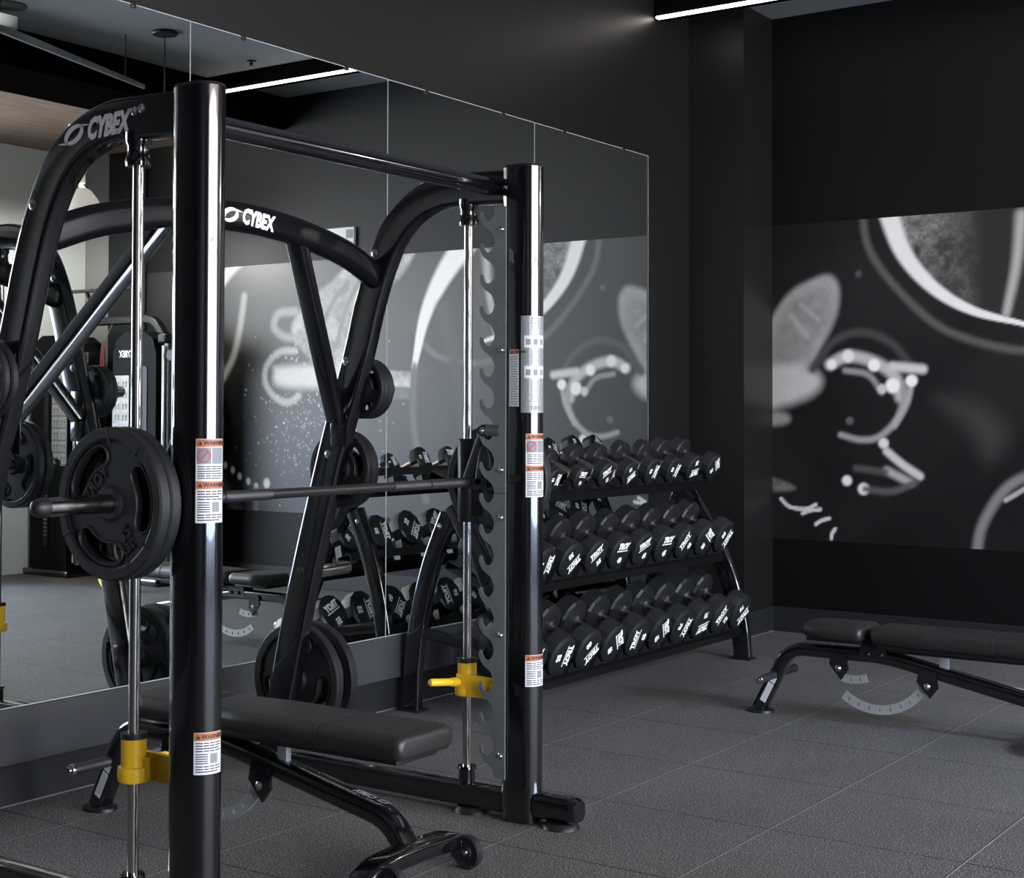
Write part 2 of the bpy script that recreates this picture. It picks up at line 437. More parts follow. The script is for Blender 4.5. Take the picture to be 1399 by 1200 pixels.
# mirrors
MY = [1.691, 2.959, 4.227, 5.495, 6.761, 8.031]
mlab = ['tall frameless wall mirror panel at the left edge, behind the near machine upright',
        'tall frameless wall mirror panel reflecting the pendant lamp and cable machine',
        'tall frameless wall mirror panel between the two machine frames, behind the bench',
        'tall frameless wall mirror panel reflecting the left end of the dumbbell rack',
        'tall frameless wall mirror panel nearest the dark corner pilaster']
for i in range(5):
    y0, y1 = MY[i]+0.002, MY[i+1]-0.002
    t = thing('wall_mirror', mlab[i], 'mirror', (XM-0.006, (y0+y1)/2, 0.355), 'mirror panels along the left wall')
    bm = B(); v = [bm.verts.new(p) for p in ((XM, y0, 0.358), (XM, y1, 0.358), (XM, y1, 2.989), (XM, y0, 2.989))]; bm.faces.new(v)
    v2 = [bm.verts.new((XM-0.006, q.co.y, q.co.z)) for q in v]; bm.faces.new(v2[::-1])
    obj('mirror_glass', bm, 'mirror', t, smooth=0)
    bm = B(); s = 0.0022
    box(bm, XM-0.006, XM+0.0006, y0-s, y0, 0.356, 2.991); box(bm, XM-0.006, XM+0.0006, y1, y1+s, 0.356, 2.991)
    box(bm, XM-0.006, XM+0.0006, y0-s, y1+s, 2.989, 2.9925); box(bm, XM-0.006, XM+0.0006, y0-s, y1+s, 0.354, 0.358)
    obj('polished_edge', bm, 'edge', t, smooth=0)
    bm = B()
    for yy in (y0+0.3, y1-0.3):
        bm2 = B(); box(bm2, XM-0.005, XM+0.006, yy-0.012, yy+0.012, 2.976, 3.0, bevel=0.002)
        obj('clip', bm2, 'satin', t)
    bm.free()
    bm = B(); box(bm, XW+0.001, XM-0.006, y0+0.01, y1-0.01, 0.37, 2.97); obj('backing_board', bm, 'satin', t, smooth=0)

# ------------------------------------------------------------------ mural
def build_mural():
    x0, x1, z0, z1 = -4.099, 1.17, 0.600, 2.645
    d = 0.0105
    nx = int((x1-x0)/d)+1; nz = int((z1-z0)/d)+1
    xs = np.linspace(x0, x1, nx); zs = np.linspace(z0, z1, nz)
    X, Z = np.meshgrid(xs, zs)
    def noise(scale, seed, oct=4):
        rs = np.random.RandomState(seed); out = np.zeros_like(X); amp = 1; tot = 0
        for o in range(oct):
            g = rs.rand(int((z1-z0)/scale)+3, int((x1-x0)/scale)+3)
            u = (X-x0)/scale; v = (Z-z0)/scale; i = v.astype(int); j = u.astype(int); fu = u-j; fv = v-i
            fu = fu*fu*(3-2*fu); fv = fv*fv*(3-2*fv)
            out += amp*((g[i, j]*(1-fu)+g[i, j+1]*fu)*(1-fv)+(g[i+1, j]*(1-fu)+g[i+1, j+1]*fu)*fv)
            tot += amp; amp *= 0.6; scale /= 2
        return out/tot
    n1 = noise(0.5, 1); n2 = noise(0.08, 2); fine = np.random.rand(*X.shape)
    A = 0.003+0.012*np.clip(n1-0.35, 0, 1)*2
    A *= np.where(X < -2.3, 0.75, 1.0)
    def seg(pts, widths=None):
        D = np.full(X.shape, 9.0)
        for i in range(len(pts)-1):
            (ax, az), (bx, bz) = pts[i], pts[i+1]; dx, dz = bx-ax, bz-az
            t = np.clip(((X-ax)*dx+(Z-az)*dz)/(dx*dx+dz*dz+1e-9), 0, 1)
            r = np.hypot(X-ax-t*dx, Z-az-t*dz)
            w = 1 if widths is None else (widths[i]+(widths[i+1]-widths[i])*t)
            D = np.minimum(D, r/w if widths is not None else r)
        return D
    def smooth_pts(p, n=6): return [(v.x, v.z) for v in catmull([(a, 0, c) for a, c in p], n)]
    def stroke(pts, w, val, soft=0.5, taper=None):
        nonlocal A
        pts = smooth_pts(pts) if len(pts) > 2 else pts
        ws = [w]*len(pts)
        if taper: ws = [w*(taper[0]+(taper[1]-taper[0])*i/(len(pts)-1)) for i in range(len(pts))]
        D = seg(pts, ws)
        k = np.clip((1+soft-D)/(2*soft), 0, 1); k = k*k*(3-2*k)
        A = A*(1-k)+val*k
    def blob(c, r, val, soft=0.4, sy=1):
        nonlocal A
        D = np.hypot(X-c[0], (Z-c[1])/sy)/r
        k = np.clip((1+soft-D)/(2*soft), 0, 1); k = k*k*(3-2*k)
        A = np.maximum(A, val*k+A*(1-k))
    def poly(pts, val, soft=0.02, tex=0.0, cu=True, T=None):
        nonlocal A
        if cu: pts = smooth_pts(list(pts)+[pts[0]], 4)
        inside = np.zeros(X.shape, bool); n = len(pts)
        for i in range(n):
            (ax, az), (bx, bz) = pts[i], pts[(i+1) % n]
            cnd = ((az > Z) != (bz > Z)) & (X < (bx-ax)*(Z-az)/(bz-az+1e-12)+ax)
            inside ^= cnd
        D = seg(list(pts)+[pts[0]]); D = np.where(inside, D, -D)
        k = np.clip(D/soft*0.5+0.5, 0, 1); k = k*k*(3-2*k)
        v = val*(1+tex*((n2-0.5)*2.4 + (fine-0.5)*0.7)) if T is None else T
        A = A*(1-k)+v*k
    # weight plate, right part
    poly([(-3.29, 2.8), (-2.49, 2.8), (-2.45, 1.98), (-2.6, 1.99), (-2.79, 2.06), (-3.03, 2.21), (-3.2, 2.42)], 0.15, 0.03, T=0.02+0.28*np.clip((-2.72-X)/0.5, 0, 1)*np.clip(n2*1.9-0.35, 0, 1.2)*(0.6+0.8*fine))
    stroke([(-3.49, 2.72), (-3.43, 2.43), (-3.19, 2.12), (-2.92, 1.91), (-2.49, 1.79), (-2.1, 1.83), (-1.9, 1.95)], 0.022, 0.10, 1.0)
    stroke([(-3.33, 2.72), (-3.22, 2.42), (-3.03, 2.19), (-2.79, 2.04), (-2.49, 1.95)], 0.055, 0.80, 0.35, (1.15, 0.25))
    stroke([(-2.50, 2.60), (-2.53, 2.31), (-2.59, 2.02)], 0.032, 0.42, 1.0, (1, 0.7))
    # finger tips from the left
    poly([(-4.2, 1.90), (-4.0, 2.18), (-3.82, 2.28), (-3.7, 2.30), (-3.64, 2.21), (-3.66, 2.04), (-3.75, 1.86), (-3.87, 1.70), (-4.2, 1.60)], 0.33, 0.03, 0.12)
    poly([(-4.1, 1.90), (-3.98, 2.12), (-3.82, 2.21), (-3.73, 2.22), (-3.72, 2.05), (-3.83, 1.84), (-3.93, 1.74), (-4.1, 1.66)], 0.25, 0.05, 0.2)
    stroke([(-3.97, 2.05), (-3.86, 1.92)], 0.02, 0.36, 1.0); stroke([(-3.9, 2.12), (-3.78, 2.02)], 0.016, 0.33, 1.0)
    poly([(-4.25, 1.73), (-3.88, 1.72), (-3.76, 1.62), (-3.88, 1.51), (-4.25, 1.44)], 0.50, 0.05, 0.08)
    poly([(-4.25, 1.43), (-4.02, 1.42), (-3.98, 1.37), (-4.05, 1.34), (-4.25, 1.33)], 0.30, 0.03)
    # spring clamp
    stroke([(-3.82, 1.70), (-3.67, 1.88), (-3.48, 1.93), (-3.29, 1.85), (-3.17, 1.70)], 0.025, 0.055, 1.0)
    stroke([(-3.70, 1.73), (-3.58, 1.78), (-3.41, 1.74), (-3.28, 1.65), (-3.24, 1.52)], 0.035, 0.50, 0.7)
    stroke([(-3.60, 1.69), (-3.45, 1.66), (-3.36, 1.55)], 0.018, 0.28, 0.9)
    stroke([(-3.23, 1.60), (-3.22, 1.50), (-3.27, 1.37), (-3.38, 1.27), (-3.50, 1.25), (-3.63, 1.28)], 0.022, 0.34, 0.9, (1, 0.8))
    stroke([(-3.29, 1.71), (-3.10, 1.69)], 0.028, 0.62, 0.7); stroke([(-3.17, 1.62), (-3.2, 1.48), (-3.28, 1.34)], 0.018, 0.40, 0.9)
    for (c, r, v) in (((-3.69, 1.73), .032, .85), ((-3.58, 1.78), .04, .8), ((-3.41, 1.72), .038, .95), ((-3.29, 1.59), .045, 1.0), ((-3.17, 1.62), .036, 1.0), ((-3.36, 1.57), .03, .6),
                      ((-3.35, 1.23), .032, .75), ((-3.59, 0.99), .032, .8), ((-3.48, 0.94), .036, .85), ((-3.51, 2.30), .022, .08), ((-3.57, 1.37), .026, .10)): blob(c, r, v, 0.35)
    stroke([(-3.33, 1.18), (-3.23, 1.10), (-3.12, 1.03)], 0.024, 0.60, 0.6)
    stroke([(-3.33, 1.06), (-3.18, 0.99)], 0.024, 0.42, 0.8); stroke([(-3.47, 0.94), (-3.3, 0.93), (-3.15, 0.99)], 0.02, 0.10, 1.0)
    stroke([(-3.53, 1.07), (-3.34, 1.05)], 0.02, 0.08, 1.0)
    poly([(-2.99, 1.5), (-2.75, 1.46), (-2.6, 1.30), (-2.7, 1.15), (-2.8, 1.32)], 0.045, 0.12)
    # springs, lower left
    poly([(-4.2, 1.02), (-3.98, 0.96), (-3.96, 0.92), (-4.2, 0.91)], 0.16, 0.02, 0.6)
    for p in ([(-4.04, 0.86), (-3.98, 0.81), (-3.87, 0.80), (-3.80, 0.83)], [(-3.89, 0.77), (-3.84, 0.79), (-3.77, 0.80)], [(-3.8, 0.705), (-3.76, 0.73), (-3.71, 0.745)], [(-3.695, 0.62), (-3.69, 0.65), (-3.67, 0.68)]):
        stroke(p, 0.012, 0.62, 0.4)
    stroke([(-2.77, 0.60), (-2.74, 0.74), (-2.64, 0.92), (-2.53, 1.02), (-2.40, 1.06), (-2.25, 1.03)], 0.028, 0.22, 0.8); stroke([(-2.60, 0.90), (-2.49, 0.97)], 0.014, 0.4, 0.5)
    # part seen in the mirrors: rim of the plate, chalked hand, bar end, chalk dust
    stroke([(-2.36, 2.75), (-2.10, 2.45), (-1.93, 2.15), (-1.83, 1.77)], 0.085, 0.85, 0.3, (1.25, 0.30))
    stroke([(-1.83, 1.77), (-1.83, 1.3), (-1.95, 0.75)], 0.03, 0.10, 1.0)
    stroke([(-2.1, 2.2), (-2.25, 1.7), (-2.35, 1.2)], 0.06, 0.03, 1.0)
    poly([(-1.00, 2.47), (-1.19, 2.62), (-1.34, 2.72), (-1.84, 2.76), (-1.72, 2.50), (-1.49, 2.36), (-1.32, 2.20), (-1.19, 1.92), (-1.10, 1.76), (-0.89, 1.76), (-0.73, 1.87), (-0.58, 2.03), (-0.57, 2.15), (-0.75, 2.34)], 0.34, 0.03, 0.55)
    stroke([(-1.16, 2.45), (-1.0, 2.3), (-0.88, 2.1)], 0.02, 0.16, 1.0); stroke([(-1.3, 2.5), (-1.12, 2.2), (-1.05, 1.95)], 0.02, 0.18, 1.0)
    stroke([(-0.60, 2.24), (-0.42, 2.23), (-0.36, 2.13), (-0.45, 2.05), (-0.6, 2.02)], 0.035, 0.30, 0.8)
    poly([(-0.36, 1.79), (-0.81, 1.80), (-1.2, 1.76), (-1.2, 1.60), (-0.8, 1.61), (-0.40, 1.64)], 0.62, 0.05, 0.1)
    poly([(-1.42, 1.75), (-1.80, 1.73), (-1.79, 1.61), (-1.42, 1.62)], 0.42, 0.015, 0.5, cu=False)
    poly([(-1.42, 1.61), (-1.79, 1.60), (-1.78, 1.52), (-1.55, 1.52)], 0.12, 0.015, 0.2, cu=False)
    stroke([(-0.6, 1.92), (-0.42, 1.91), (-0.28, 1.80), (-0.27, 1.66), (-0.38, 1.54), (-0.52, 1.50), (-0.64, 1.55)], 0.028, 0.42, 0.8)
    stroke([(-0.07, 2.76), (0.15, 2.62), (0.34, 2.44)], 0.055, 0.55, 0.5); stroke([(-0.02, 2.39), (0.03, 2.11), (0.11, 1.87), (0.27, 1.65)], 0.032, 0.36, 0.8)
    for c in ((0.19, 0.97), (0.10, 0.93), (0.02, 0.88), (-0.08, 0.84), (-0.17, 0.80)): blob(c, 0.024, 0.85, 0.35, 1.2)
    blob((-0.29, 0.83), 0.035, 0.8, 0.4, 1.2); blob((-1.21, 1.28), 0.035, 0.7, 0.5)
    stroke([(-0.17, 0.77), (-0.17, 0.5)], 0.03, 0.15, 1.0); stroke([(0.3, 0.9), (0.05, 0.6)], 0.05, 0.12, 1.0)
    rs = np.random.RandomState(5)
    for _ in range(420):
        a = rs.rand()
        cx = -0.75+rs.randn()*0.30; cz = 1.75-a*0.75+rs.randn()*0.25
        if cz > 2.5: continue
        i = int((cz-z0)/d); j = int((cx-x0)/d)
        if 1 < i < nz-2 and 1 < j < nx-2:
            v = 0.25+0.5*rs.rand()**2; A[i, j] = max(A[i, j], v)
            if rs.rand() < 0.25: A[i, j+1] = max(A[i, j+1], v*0.8); A[i+1, j] = max(A[i+1, j], v*0.6)
    A = np.clip(A, 0.0015, 1)**1.06*1.12
    A = np.clip(A, 0.0015, 1)
    verts = np.stack([X-x0, np.zeros_like(X), Z-z0], -1).reshape(-1, 3)
    idx = np.arange(nx*nz).reshape(nz, nx)
    f = np.stack([idx[:-1, :-1], idx[:-1, 1:], idx[1:, 1:], idx[1:, :-1]], -1).reshape(-1, 4)
    me = bpy.data.meshes.new('wall_mural')
    me.vertices.add(len(verts)); me.vertices.foreach_set('co', verts.ravel())
    me.loops.add(len(f)*4); me.loops.foreach_set('vertex_index', f.ravel())
    me.polygons.add(len(f)); me.polygons.foreach_set('loop_start', np.arange(0, len(f)*4, 4))
    me.update(calc_edges=True); me.validate()
    ca = me.color_attributes.new('print', 'FLOAT_COLOR', 'POINT')
    a = A.reshape(-1); col = np.stack([a, a*0.965, a*0.93, np.ones_like(a)], -1)*np.array([0.92, 0.92, 0.92, 1])
    ca.data.foreach_set('color', col.ravel())
    me.materials.append(M['mural'])
    o = bpy.data.objects.new('wall_mural', me); C.objects.link(o); o.location = (x0, YB-0.003, z0)
    tag(o, 'black and white wall mural of a barbell plate, spring clamp and chalked hand', 'mural')
build_mural()

# ------------------------------------------------------------------ smith machine
RX, BARX, BARZ = -3.125, -3.085, 1.163
PX, PR, PS = -2.890, 0.052, 0.046          # upright: stadium section
YN, YFAR = 2.78, 4.32
sm = thing('smith_machine', 'tall glossy black smith machine with twin uprights, guide rods and hooked rails', 'gym machine', (-3.4, 3.55, 0))

def post_pt(cy, side):
    """point on the upright's skin; t runs from the flat viewer side round the rounded front"""
    def fn(t, z, w):
        r = PR+w
        if t < PS: return Vector((PX-PS/2+t, cy-r, z))
        a = (t-PS)/PR
        return Vector((PX+PS/2+r*math.sin(a), cy-r*math.cos(a), z))
    return fn
def stadium(n=14):
    p = []
    for i in range(n+1):
        a = -PI/2+PI*i/n; p.append((PX+PS/2+PR*math.cos(a), PR*math.sin(a)))
    for i in range(n+1):
        a = PI/2+PI*i/n; p.append((PX-PS/2+PR*math.cos(a), PR*math.sin(a)))
    return p

def sticker(parent, fn, u0, u1, z0, z1, kind):
    nu = 10
    s = B()
    quad(s, fn, u0, u1, z0, z1, 0.0008, nu)
    st = obj('warning_label', s, 'silverlabel' if kind == 'silver' else 'label', parent, smooth=0)
    H = z1-z0; W = u1-u0
    hb, ink, gry, red = B(), B(), B(), B()
    def lines(a, c, ua, ub, n, bmx):
        st_ = (a-c)/n
        for i in range(n):
            zz = a-st_*(i+0.5); e_ = ub-(random.random()*0.25*(ub-ua) if i % 3 == 2 else 0)
            quad(bmx, fn, ua, e_, zz-st_*0.22, zz+st_*0.22, 0.0012, 5)
    if kind == 'silver':
        lines(z1-0.005, z1-0.045, u0+0.008, u1-0.008, 5, gry)
        for zz in (z1-0.11, z1-0.215):
            for k_ in range(3):
                uu = u0+0.012+k_*(W-0.02)/3
                pg = B(); quad(pg, fn, uu, uu+W/3.6, zz, zz+0.042, 0.0012, 3); obj('pictogram', pg, 'label', st, smooth=0)
                quad(gry, fn, uu+0.006, uu+W/3.6-0.006, zz+0.01, zz+0.03, 0.0016, 2)
        lines(z1-0.118, z1-0.165, u0+0.008, u1-0.008, 6, gry); lines(z1-0.222, z0+0.035, u0+0.008, u1-0.008, 9, gry)
        hb.free()
        add_text(gry, 'CYBEX', (lambda u, v, w: fn(u, v, w+0.0012)), 0.014, 0.03, 0.3, 0.0006, 0.85, at=((u0+u1)/2, z0+0.017))
        obj('small_print', gry, 'greyink', st, smooth=0); ink.free(); red.free()
        return
    blocks = [(z1, z1-H)] if kind in ('one', 'side') else [(z1, z1-H*0.5), (z1-H*0.5, z0)]
    hh = 0.016 if kind == 'side' else 0.021
    hb.free(); ink.free(); gry.free(); red.free()
    for bi, (a, c) in enumerate(blocks):
        hb, ink, gry, red = B(), B(), B(), B()
        quad(hb, fn, u0+0.001, u1-0.001, a-hh, a-0.001, 0.0011, nu)
        # warning triangle and word
        v = [(u0+0.006, a-hh*0.78), (u0+0.018, a-hh*0.78), (u0+0.012, a-hh*0.25)]
        ink.faces.new([ink.verts.new(fn(p[0], p[1], 0.0017)) for p in v])
        add_text(ink, 'WARNING', (lambda u, v, w: fn(u, v, w+0.0016)), hh*0.52, 0.03, 0.0, 0.0005, 1.0 if kind != 'side' else 0.7, at=(u0+0.022+hh*1.55, a-hh*0.5))
        # lift the letters clear of the band
        top = a-hh
        if kind == 'two' and bi == 0:
            quad(gry, fn, u0+0.003, u0+0.040, top-0.044, top-0.002, 0.0011, 4)
            quad(gry, fn, u0+0.042, u1-0.004, top-0.044, top-0.002, 0.0011, 4)
            for i in range(16):
                a1, a2 = 2*PI*i/16, 2*PI*(i+1)/16
                red.faces.new([red.verts.new(fn(u0+0.0215+r_*math.cos(q), top-0.023+r_*math.sin(q), 0.0026)) for r_, q in ((.017, a1), (.017, a2), (.0148, a2), (.0148, a1))])
            red.faces.new([red.verts.new(fn(*p, 0.0034)) for p in ((u0+0.011, top-0.034), (u0+0.013, top-0.036), (u0+0.033, top-0.013), (u0+0.031, top-0.011))])
            lines(top-0.048, c+0.004, u0+0.005, u1-0.006, 6, ink)
        elif kind == 'side':
            lines(top-0.004, z0+0.004, u0+0.004, u1-0.004, 20, gry)
        else:
            lines(top-0.003, top-0.03, u0+0.005, u1-0.005, 4, ink)
            lines(top-0.032, c+0.026, u0+0.005, u0+W*0.45, 5, ink)
            quad(gry, fn, u0+W*0.52, u0+W*0.8, c+0.028, top-0.034, 0.0012, 3)
            lines(c+0.024, c+0.004, u0+0.005, u1-0.005, 3, ink)
        obj('header_band', hb, 'orange', st, smooth=0); obj('small_print', ink, 'ink', st, smooth=0)
        for q, mt, nm in ((gry, 'greyink', 'pictogram' if kind != 'side' else 'small_print'), (red, 'redink', 'prohibition_ring')):
            if len(q.verts): obj(nm, q, mt, st, smooth=0)
            else: q.free()

armpath = [(-2.93, 2.200), (-3.10, 2.206), (-3.23, 2.204), (-3.35, 2.168), (-3.45, 2.085), (-3.52, 1.965), (-3.575, 1.82), (-3.64, 1.60), (-3.757, 1.249), (-3.904, 0.736), (-4.005, 0.314), (-4.055, 0.09)]
apts = catmull([(a, 0, c) for a, c in armpath], 6)
def leg_x(z):
    for p, q in zip(apts, apts[1:]):
        if (p.z-z)*(q.z-z) <= 0 and abs(p.z-q.z) > 1e-6 and p.z < 2.1: return p.x+(q.x-p.x)*(z-p.z)/(q.z-p.z)
    return -3.6

def bolt(parent, p, ax, r=0.012, mt='bolt', name='bolt'):
    s = B(); lathe(s, [(0, 0.010), (r*0.55, 0.009), (r, 0.004), (r*1.3, 0.002), (r*1.3, 0), (0, 0)], 14, p, ax)
    return obj(name, s, mt, parent)

for yc, side in ((YN, -1), (YFAR, 1)):
    inner = -side
    s = B(); prof = stadium()
    lo = [s.verts.new((a, yc+c, 0.004)) for a, c in prof]; hi = [s.verts.new((a, yc+c, 2.262)) for a, c in prof]
    n_ = len(prof)
    for i in range(n_): s.faces.new((lo[i], lo[(i+1) % n_], hi[(i+1) % n_], hi[i]))
    s.faces.new(hi); s.faces.new(lo[::-1])
    post = obj('upright', s, 'gloss', sm, smooth=40)
    s = B(); lo = [s.verts.new((PX+(a-PX)*1.012, yc+c*1.012, 2.262)) for a, c in prof]; hi = [s.verts.new((PX+(a-PX)*0.97, yc+c*0.97, 2.270)) for a, c in prof]
    for i in range(n_): s.faces.new((lo[i], lo[(i+1) % n_], hi[(i+1) % n_], hi[i]))
    s.faces.new(hi); s.faces.new(lo[::-1]); obj('end_cap', s, 'satin', sm)
    fn = post_pt(yc, side)
    sticker(post, fn, 0.068, 0.150, 1.118, 1.336, 'two')
    sticker(post, fn, 0.068, 0.150, 0.470, 0.578, 'one')
    if side == 1:
        sticker(post, fn, 0.002, 0.042, 1.43, 1.626, 'side')
        sticker(post, fn, 0.050, 0.150, 1.408, 1.742, 'silver')
    # curved arm and leg
    s = B(); sweep(s, [(p.x, yc, p.z) for p in apts], rrect(0.118, 0.062, 0.014, 4), up=(0, 1, 0))
    arm = obj('curved_frame_arm', s, 'gloss', sm, smooth=40)
    if side == -1:
        s = B(); f2 = planar((0, yc-0.0315, 0), (1, 0, 0), (0, 0, 1))
        f2 = (lambda fo: (lambda u, v, w: fo(u, v, -w)+Vector((0, -2*w*0, 0))))(planar((0, yc-0.0315, 0), (-1, 0, 0), (0, 0, 1)))
        # the letters face the viewer (towards -Y)
        f3 = lambda u, v, w: Vector((-3.207+u, yc-0.0312-w-0.0004, 2.196+v+u*0.045))
        add_text(s, 'CYBEX', f3, 0.064, 0.05, 0.30, 0.0008, 0.68)
        swirl(s, lambda u, v, w: Vector((-3.355+u, yc-0.0312-w-0.0004, 2.183+v+u*0.12)), 0.062)
        obj('maker_logo', s, 'logo', arm, smooth=0, label='silver CYBEX lettering on the curved arm')
    for zz in (2.0, 1.60, 1.25):
        xx = leg_x(zz)-0.03 if zz > 1.3 else leg_x(zz)
        bolt(sm, (xx, yc-0.031, zz), (0, -1, 0), 0.012)
        bolt(sm, (xx, yc+0.031, zz), (0, 1, 0), 0.012)
    s = B(); lathe(s, [(0, 0.014), (0.013, 0.013), (0.02, 0.006), (0.02, 0), (0, 0)], 6, (leg_x(0.80), yc-0.031, 0.80), (0, -1, 0)); obj('bolt', s, 'satin', sm)
    bolt(sm, (-3.108, yc-0.031, 2.222), (0, -1, 0), 0.010); bolt(sm, (-3.080, yc-0.031, 2.226), (0, -1, 0), 0.010)
    # base rail, front stub and feet
    s = B(); sweep(s, [(-4.10, yc, 0.058), (-2.955, yc, 0.058)], rrect(0.078, 0.066, 0.012), up=(0, 1, 0)); obj('base_rail', s, 'gloss', sm)
    s = B(); sweep(s, [(-2.82, yc, 0.064), (-2.69, yc, 0.064), (-2.665, yc, 0.064), (-2.655, yc, 0.064)], rrect(0.086, 0.086, 0.03), up=(0, 1, 0), scales=[1, 1, 0.96, 0.8]); obj('front_foot', s, 'gloss', sm)
    for fx in (-4.02, -3.10, -2.73):
        s = B(); lathe(s, [(0, 0.020), (0.05, 0.020), (0.062, 0.010), (0.066, 0.0), (0, 0.0)], 24, (fx, yc, 0.0)); obj('foot_pad', s, 'satin', sm)
    # guide rod with collars
    s = B(); cyl(s, (RX, yc, 0.11), (RX, yc, 2.14), 0.0155, 20); rod = obj('guide_rod', s, 'chrome', sm)
    s = B(); lathe(s, [(0.016, 0.06), (0.032, 0.06), (0.035, 0.05), (0.030, 0.045), (0.030, 0.0), (0.034, -0.02), (0.016, -0.02)], 20, (RX, yc, 0.097)); obj('collar', s, 'gloss', rod)
    s = B(); lathe(s, [(0.016, -0.075), (0.034, -0.075), (0.037, -0.06), (0.031, -0.045), (0.031, -0.02), (0.036, -0.01), (0.036, 0.02), (0.016, 0.02)], 20, (RX, yc, 2.15)); obj('collar', s, 'gloss', rod)
    # hooked rail on the inner face of the upright
    yr = yc-side*(PR+0.006)
    out = []
    P_ = 0.1092; xr, xi, xt = -2.921, -2.968, -3.031
    ztop, zbot = 2.125, 0.145
    out += [(xr, zbot), (xr, ztop), (xi-0.004, ztop)]
    for k_ in range(18):
        zt = 2.108-k_*P_
        hk = [(xi, 0.004), (xi-0.004, -0.012), (xi-0.014, -0.026), (xi-0.026, -0.031), (xi-0.040, -0.027), (xi-0.049, -0.014), (xi-0.051, -0.003), (xi-0.054, 0.002), (xi-0.060, 0.002), (xt, -0.006), (xt-0.001, -0.018), (xt+0.006, -0.033), (xt+0.018, -0.049), (xt+0.034, -0.059), (xt+0.050, -0.070), (xi-0.006, -0.084), (xi, -0.098)]
        out += [(a, zt+c) for a, c in hk]
    out += [(xi, zbot)]
    s = B(); es = []
    plate_shape(s, out, [], 0.007, Matrix(((1, 0, 0, 0), (0, 0, 1, yr-0.0035), (0, 1, 0, 0), (0, 0, 0, 1))))
    rail = obj('hook_rail', s, 'railgrey', sm, smooth=0)
    s = B(); box(s, xi-0.001, xr+0.001, yr-0.0042, yr+0.0042, 1.128, 1.1305); obj('joint_line', s, 'ink', rail, smooth=0)
    for zz in (2.045, 1.625, 1.210, 1.045, 0.640, 0.225):
        bolt(rail, (-2.937, yr-0.0036, zz), (0, -1, 0), 0.009)
    # safety stop
    st = 0.404
    s = B(); lathe(s, [(0.017, 0.118), (0.034, 0.118), (0.034, 0.0), (0.017, 0.0)], 24, (RX, yc, st), closed=True)
    lathe(s, [(0.030, 0.045), (0.042, 0.042), (0.044, 0.02), (0.042, 0.004), (0.030, 0.0)], 24, (RX, yc, st))
    stop = obj('safety_stop', s, 'yellow', sm, smooth=40, label='yellow painted safety stop')
    s = B(); yo = yc-side*0.030
    arm_out = [(RX-0.02, st+0.004), (RX+0.12, st+0.004), (RX+0.155, st+0.018), (RX+0.166, st+0.045), (RX+0.155, st+0.066), (RX+0.13, st+0.076), (RX+0.05, st+0.080), (RX-0.02, st+0.080)]
    plate_shape(s, arm_out, [], 0.016, Matrix(((1, 0, 0, 0), (0, 0, 1, yo-0.008), (0, 1, 0, 0), (0, 0, 0, 1))))
    box(s, RX-0.01, RX+0.06, min(yc, yo), max(yc, yo), st+0.01, st+0.07, bevel=0.004)
    obj('stop_arm', s, 'yellow', stop, smooth=30)
    s = B(); lathe(s, [(0, 0.008), (0.014, 0.007), (0.016, 0), (0, 0)], 6, (RX+0.135, yo-0.009, st+0.043), (0, -1, 0)); obj('bolt', s, 'yellow', stop, smooth=0)
    s = B(); lathe(s, [(0.016, 0.015), (0.036, 0.015), (0.036, 0), (0.016, 0)], 24, (RX, yc, st+0.118), closed=True); obj('bumper_ring', s, 'rubber', stop)
    s = B(); d_ = Vector((-0.22, -side*0.97, 0.10 if side > 0 else -0.12)).normalized(); p0 = Vector((RX-0.015, yc-side*0.034, st+0.050))
    sweep(s, [p0+d_*k_ for k_ in (0, 0.03, 0.031, 0.125, 0.131)], circ(0.0135, 16), up=(0, 0, 1), scales=[1.2, 1.2, 1, 1, 0.8]); obj('stop_handle', s, 'yellow', stop)
    # carriage on the guide rod
    s = B(); lathe(s, [(0.017, 0.295), (0.033, 0.295), (0.036, 0.29), (0.036, 0.005), (0.033, 0.0), (0.017, 0.0)], 24, (RX, yc, 1.020), closed=True)
    box(s, RX-0.01, RX+0.055, yc-0.02, yc+0.02, 1.04, 1.30, bevel=0.006)
    car = obj('bar_carriage', s, 'satin', sm)
    ya = yc-side*0.052
    def bar_(p, q, w, th=0.014):
        s_ = B(); sweep(s_, [(p[0], ya, p[1]), (q[0], ya, q[1])], rrect(w, th, 0.004, 2), up=(0, 1, 0)); return s_
    s = bar_((BARX-0.005, BARZ+0.01), (-3.020, 1.342), 0.034)
    sweep(s, [(BARX+0.045, ya, BARZ-0.005), (-3.012, ya, 1.345)], rrect(0.030, 0.014, 0.004, 2), up=(0, 1, 0))
    sweep(s, [(BARX-0.02, ya, BARZ), (BARX+0.065, ya, BARZ-0.005)], rrect(0.04, 0.014, 0.004, 2), up=(0, 1, 0))
    sweep(s, [(-3.012, ya, 1.300), (-2.985, ya, 1.262), (-2.982, ya, 1.215)], rrect(0.020, 0.012, 0.004, 2), up=(0, 1, 0))
    obj('latch_linkage', s, 'satin', car)
    s = B(); cyl(s, (-3.016, ya-0.01, 1.345), (-3.016, ya+0.03, 1.345), 0.022, 20); obj('pivot', s, 'satin', car)
    s = B(); cyl(s, (-3.0, ya-0.002, 1.345), (-2.945, ya-0.002, 1.345), 0.021, 20); obj('latch_roller', s, 'steel', car)
    bolt(car, (-3.016, ya-0.011, 1.345), (0, -1, 0), 0.009)
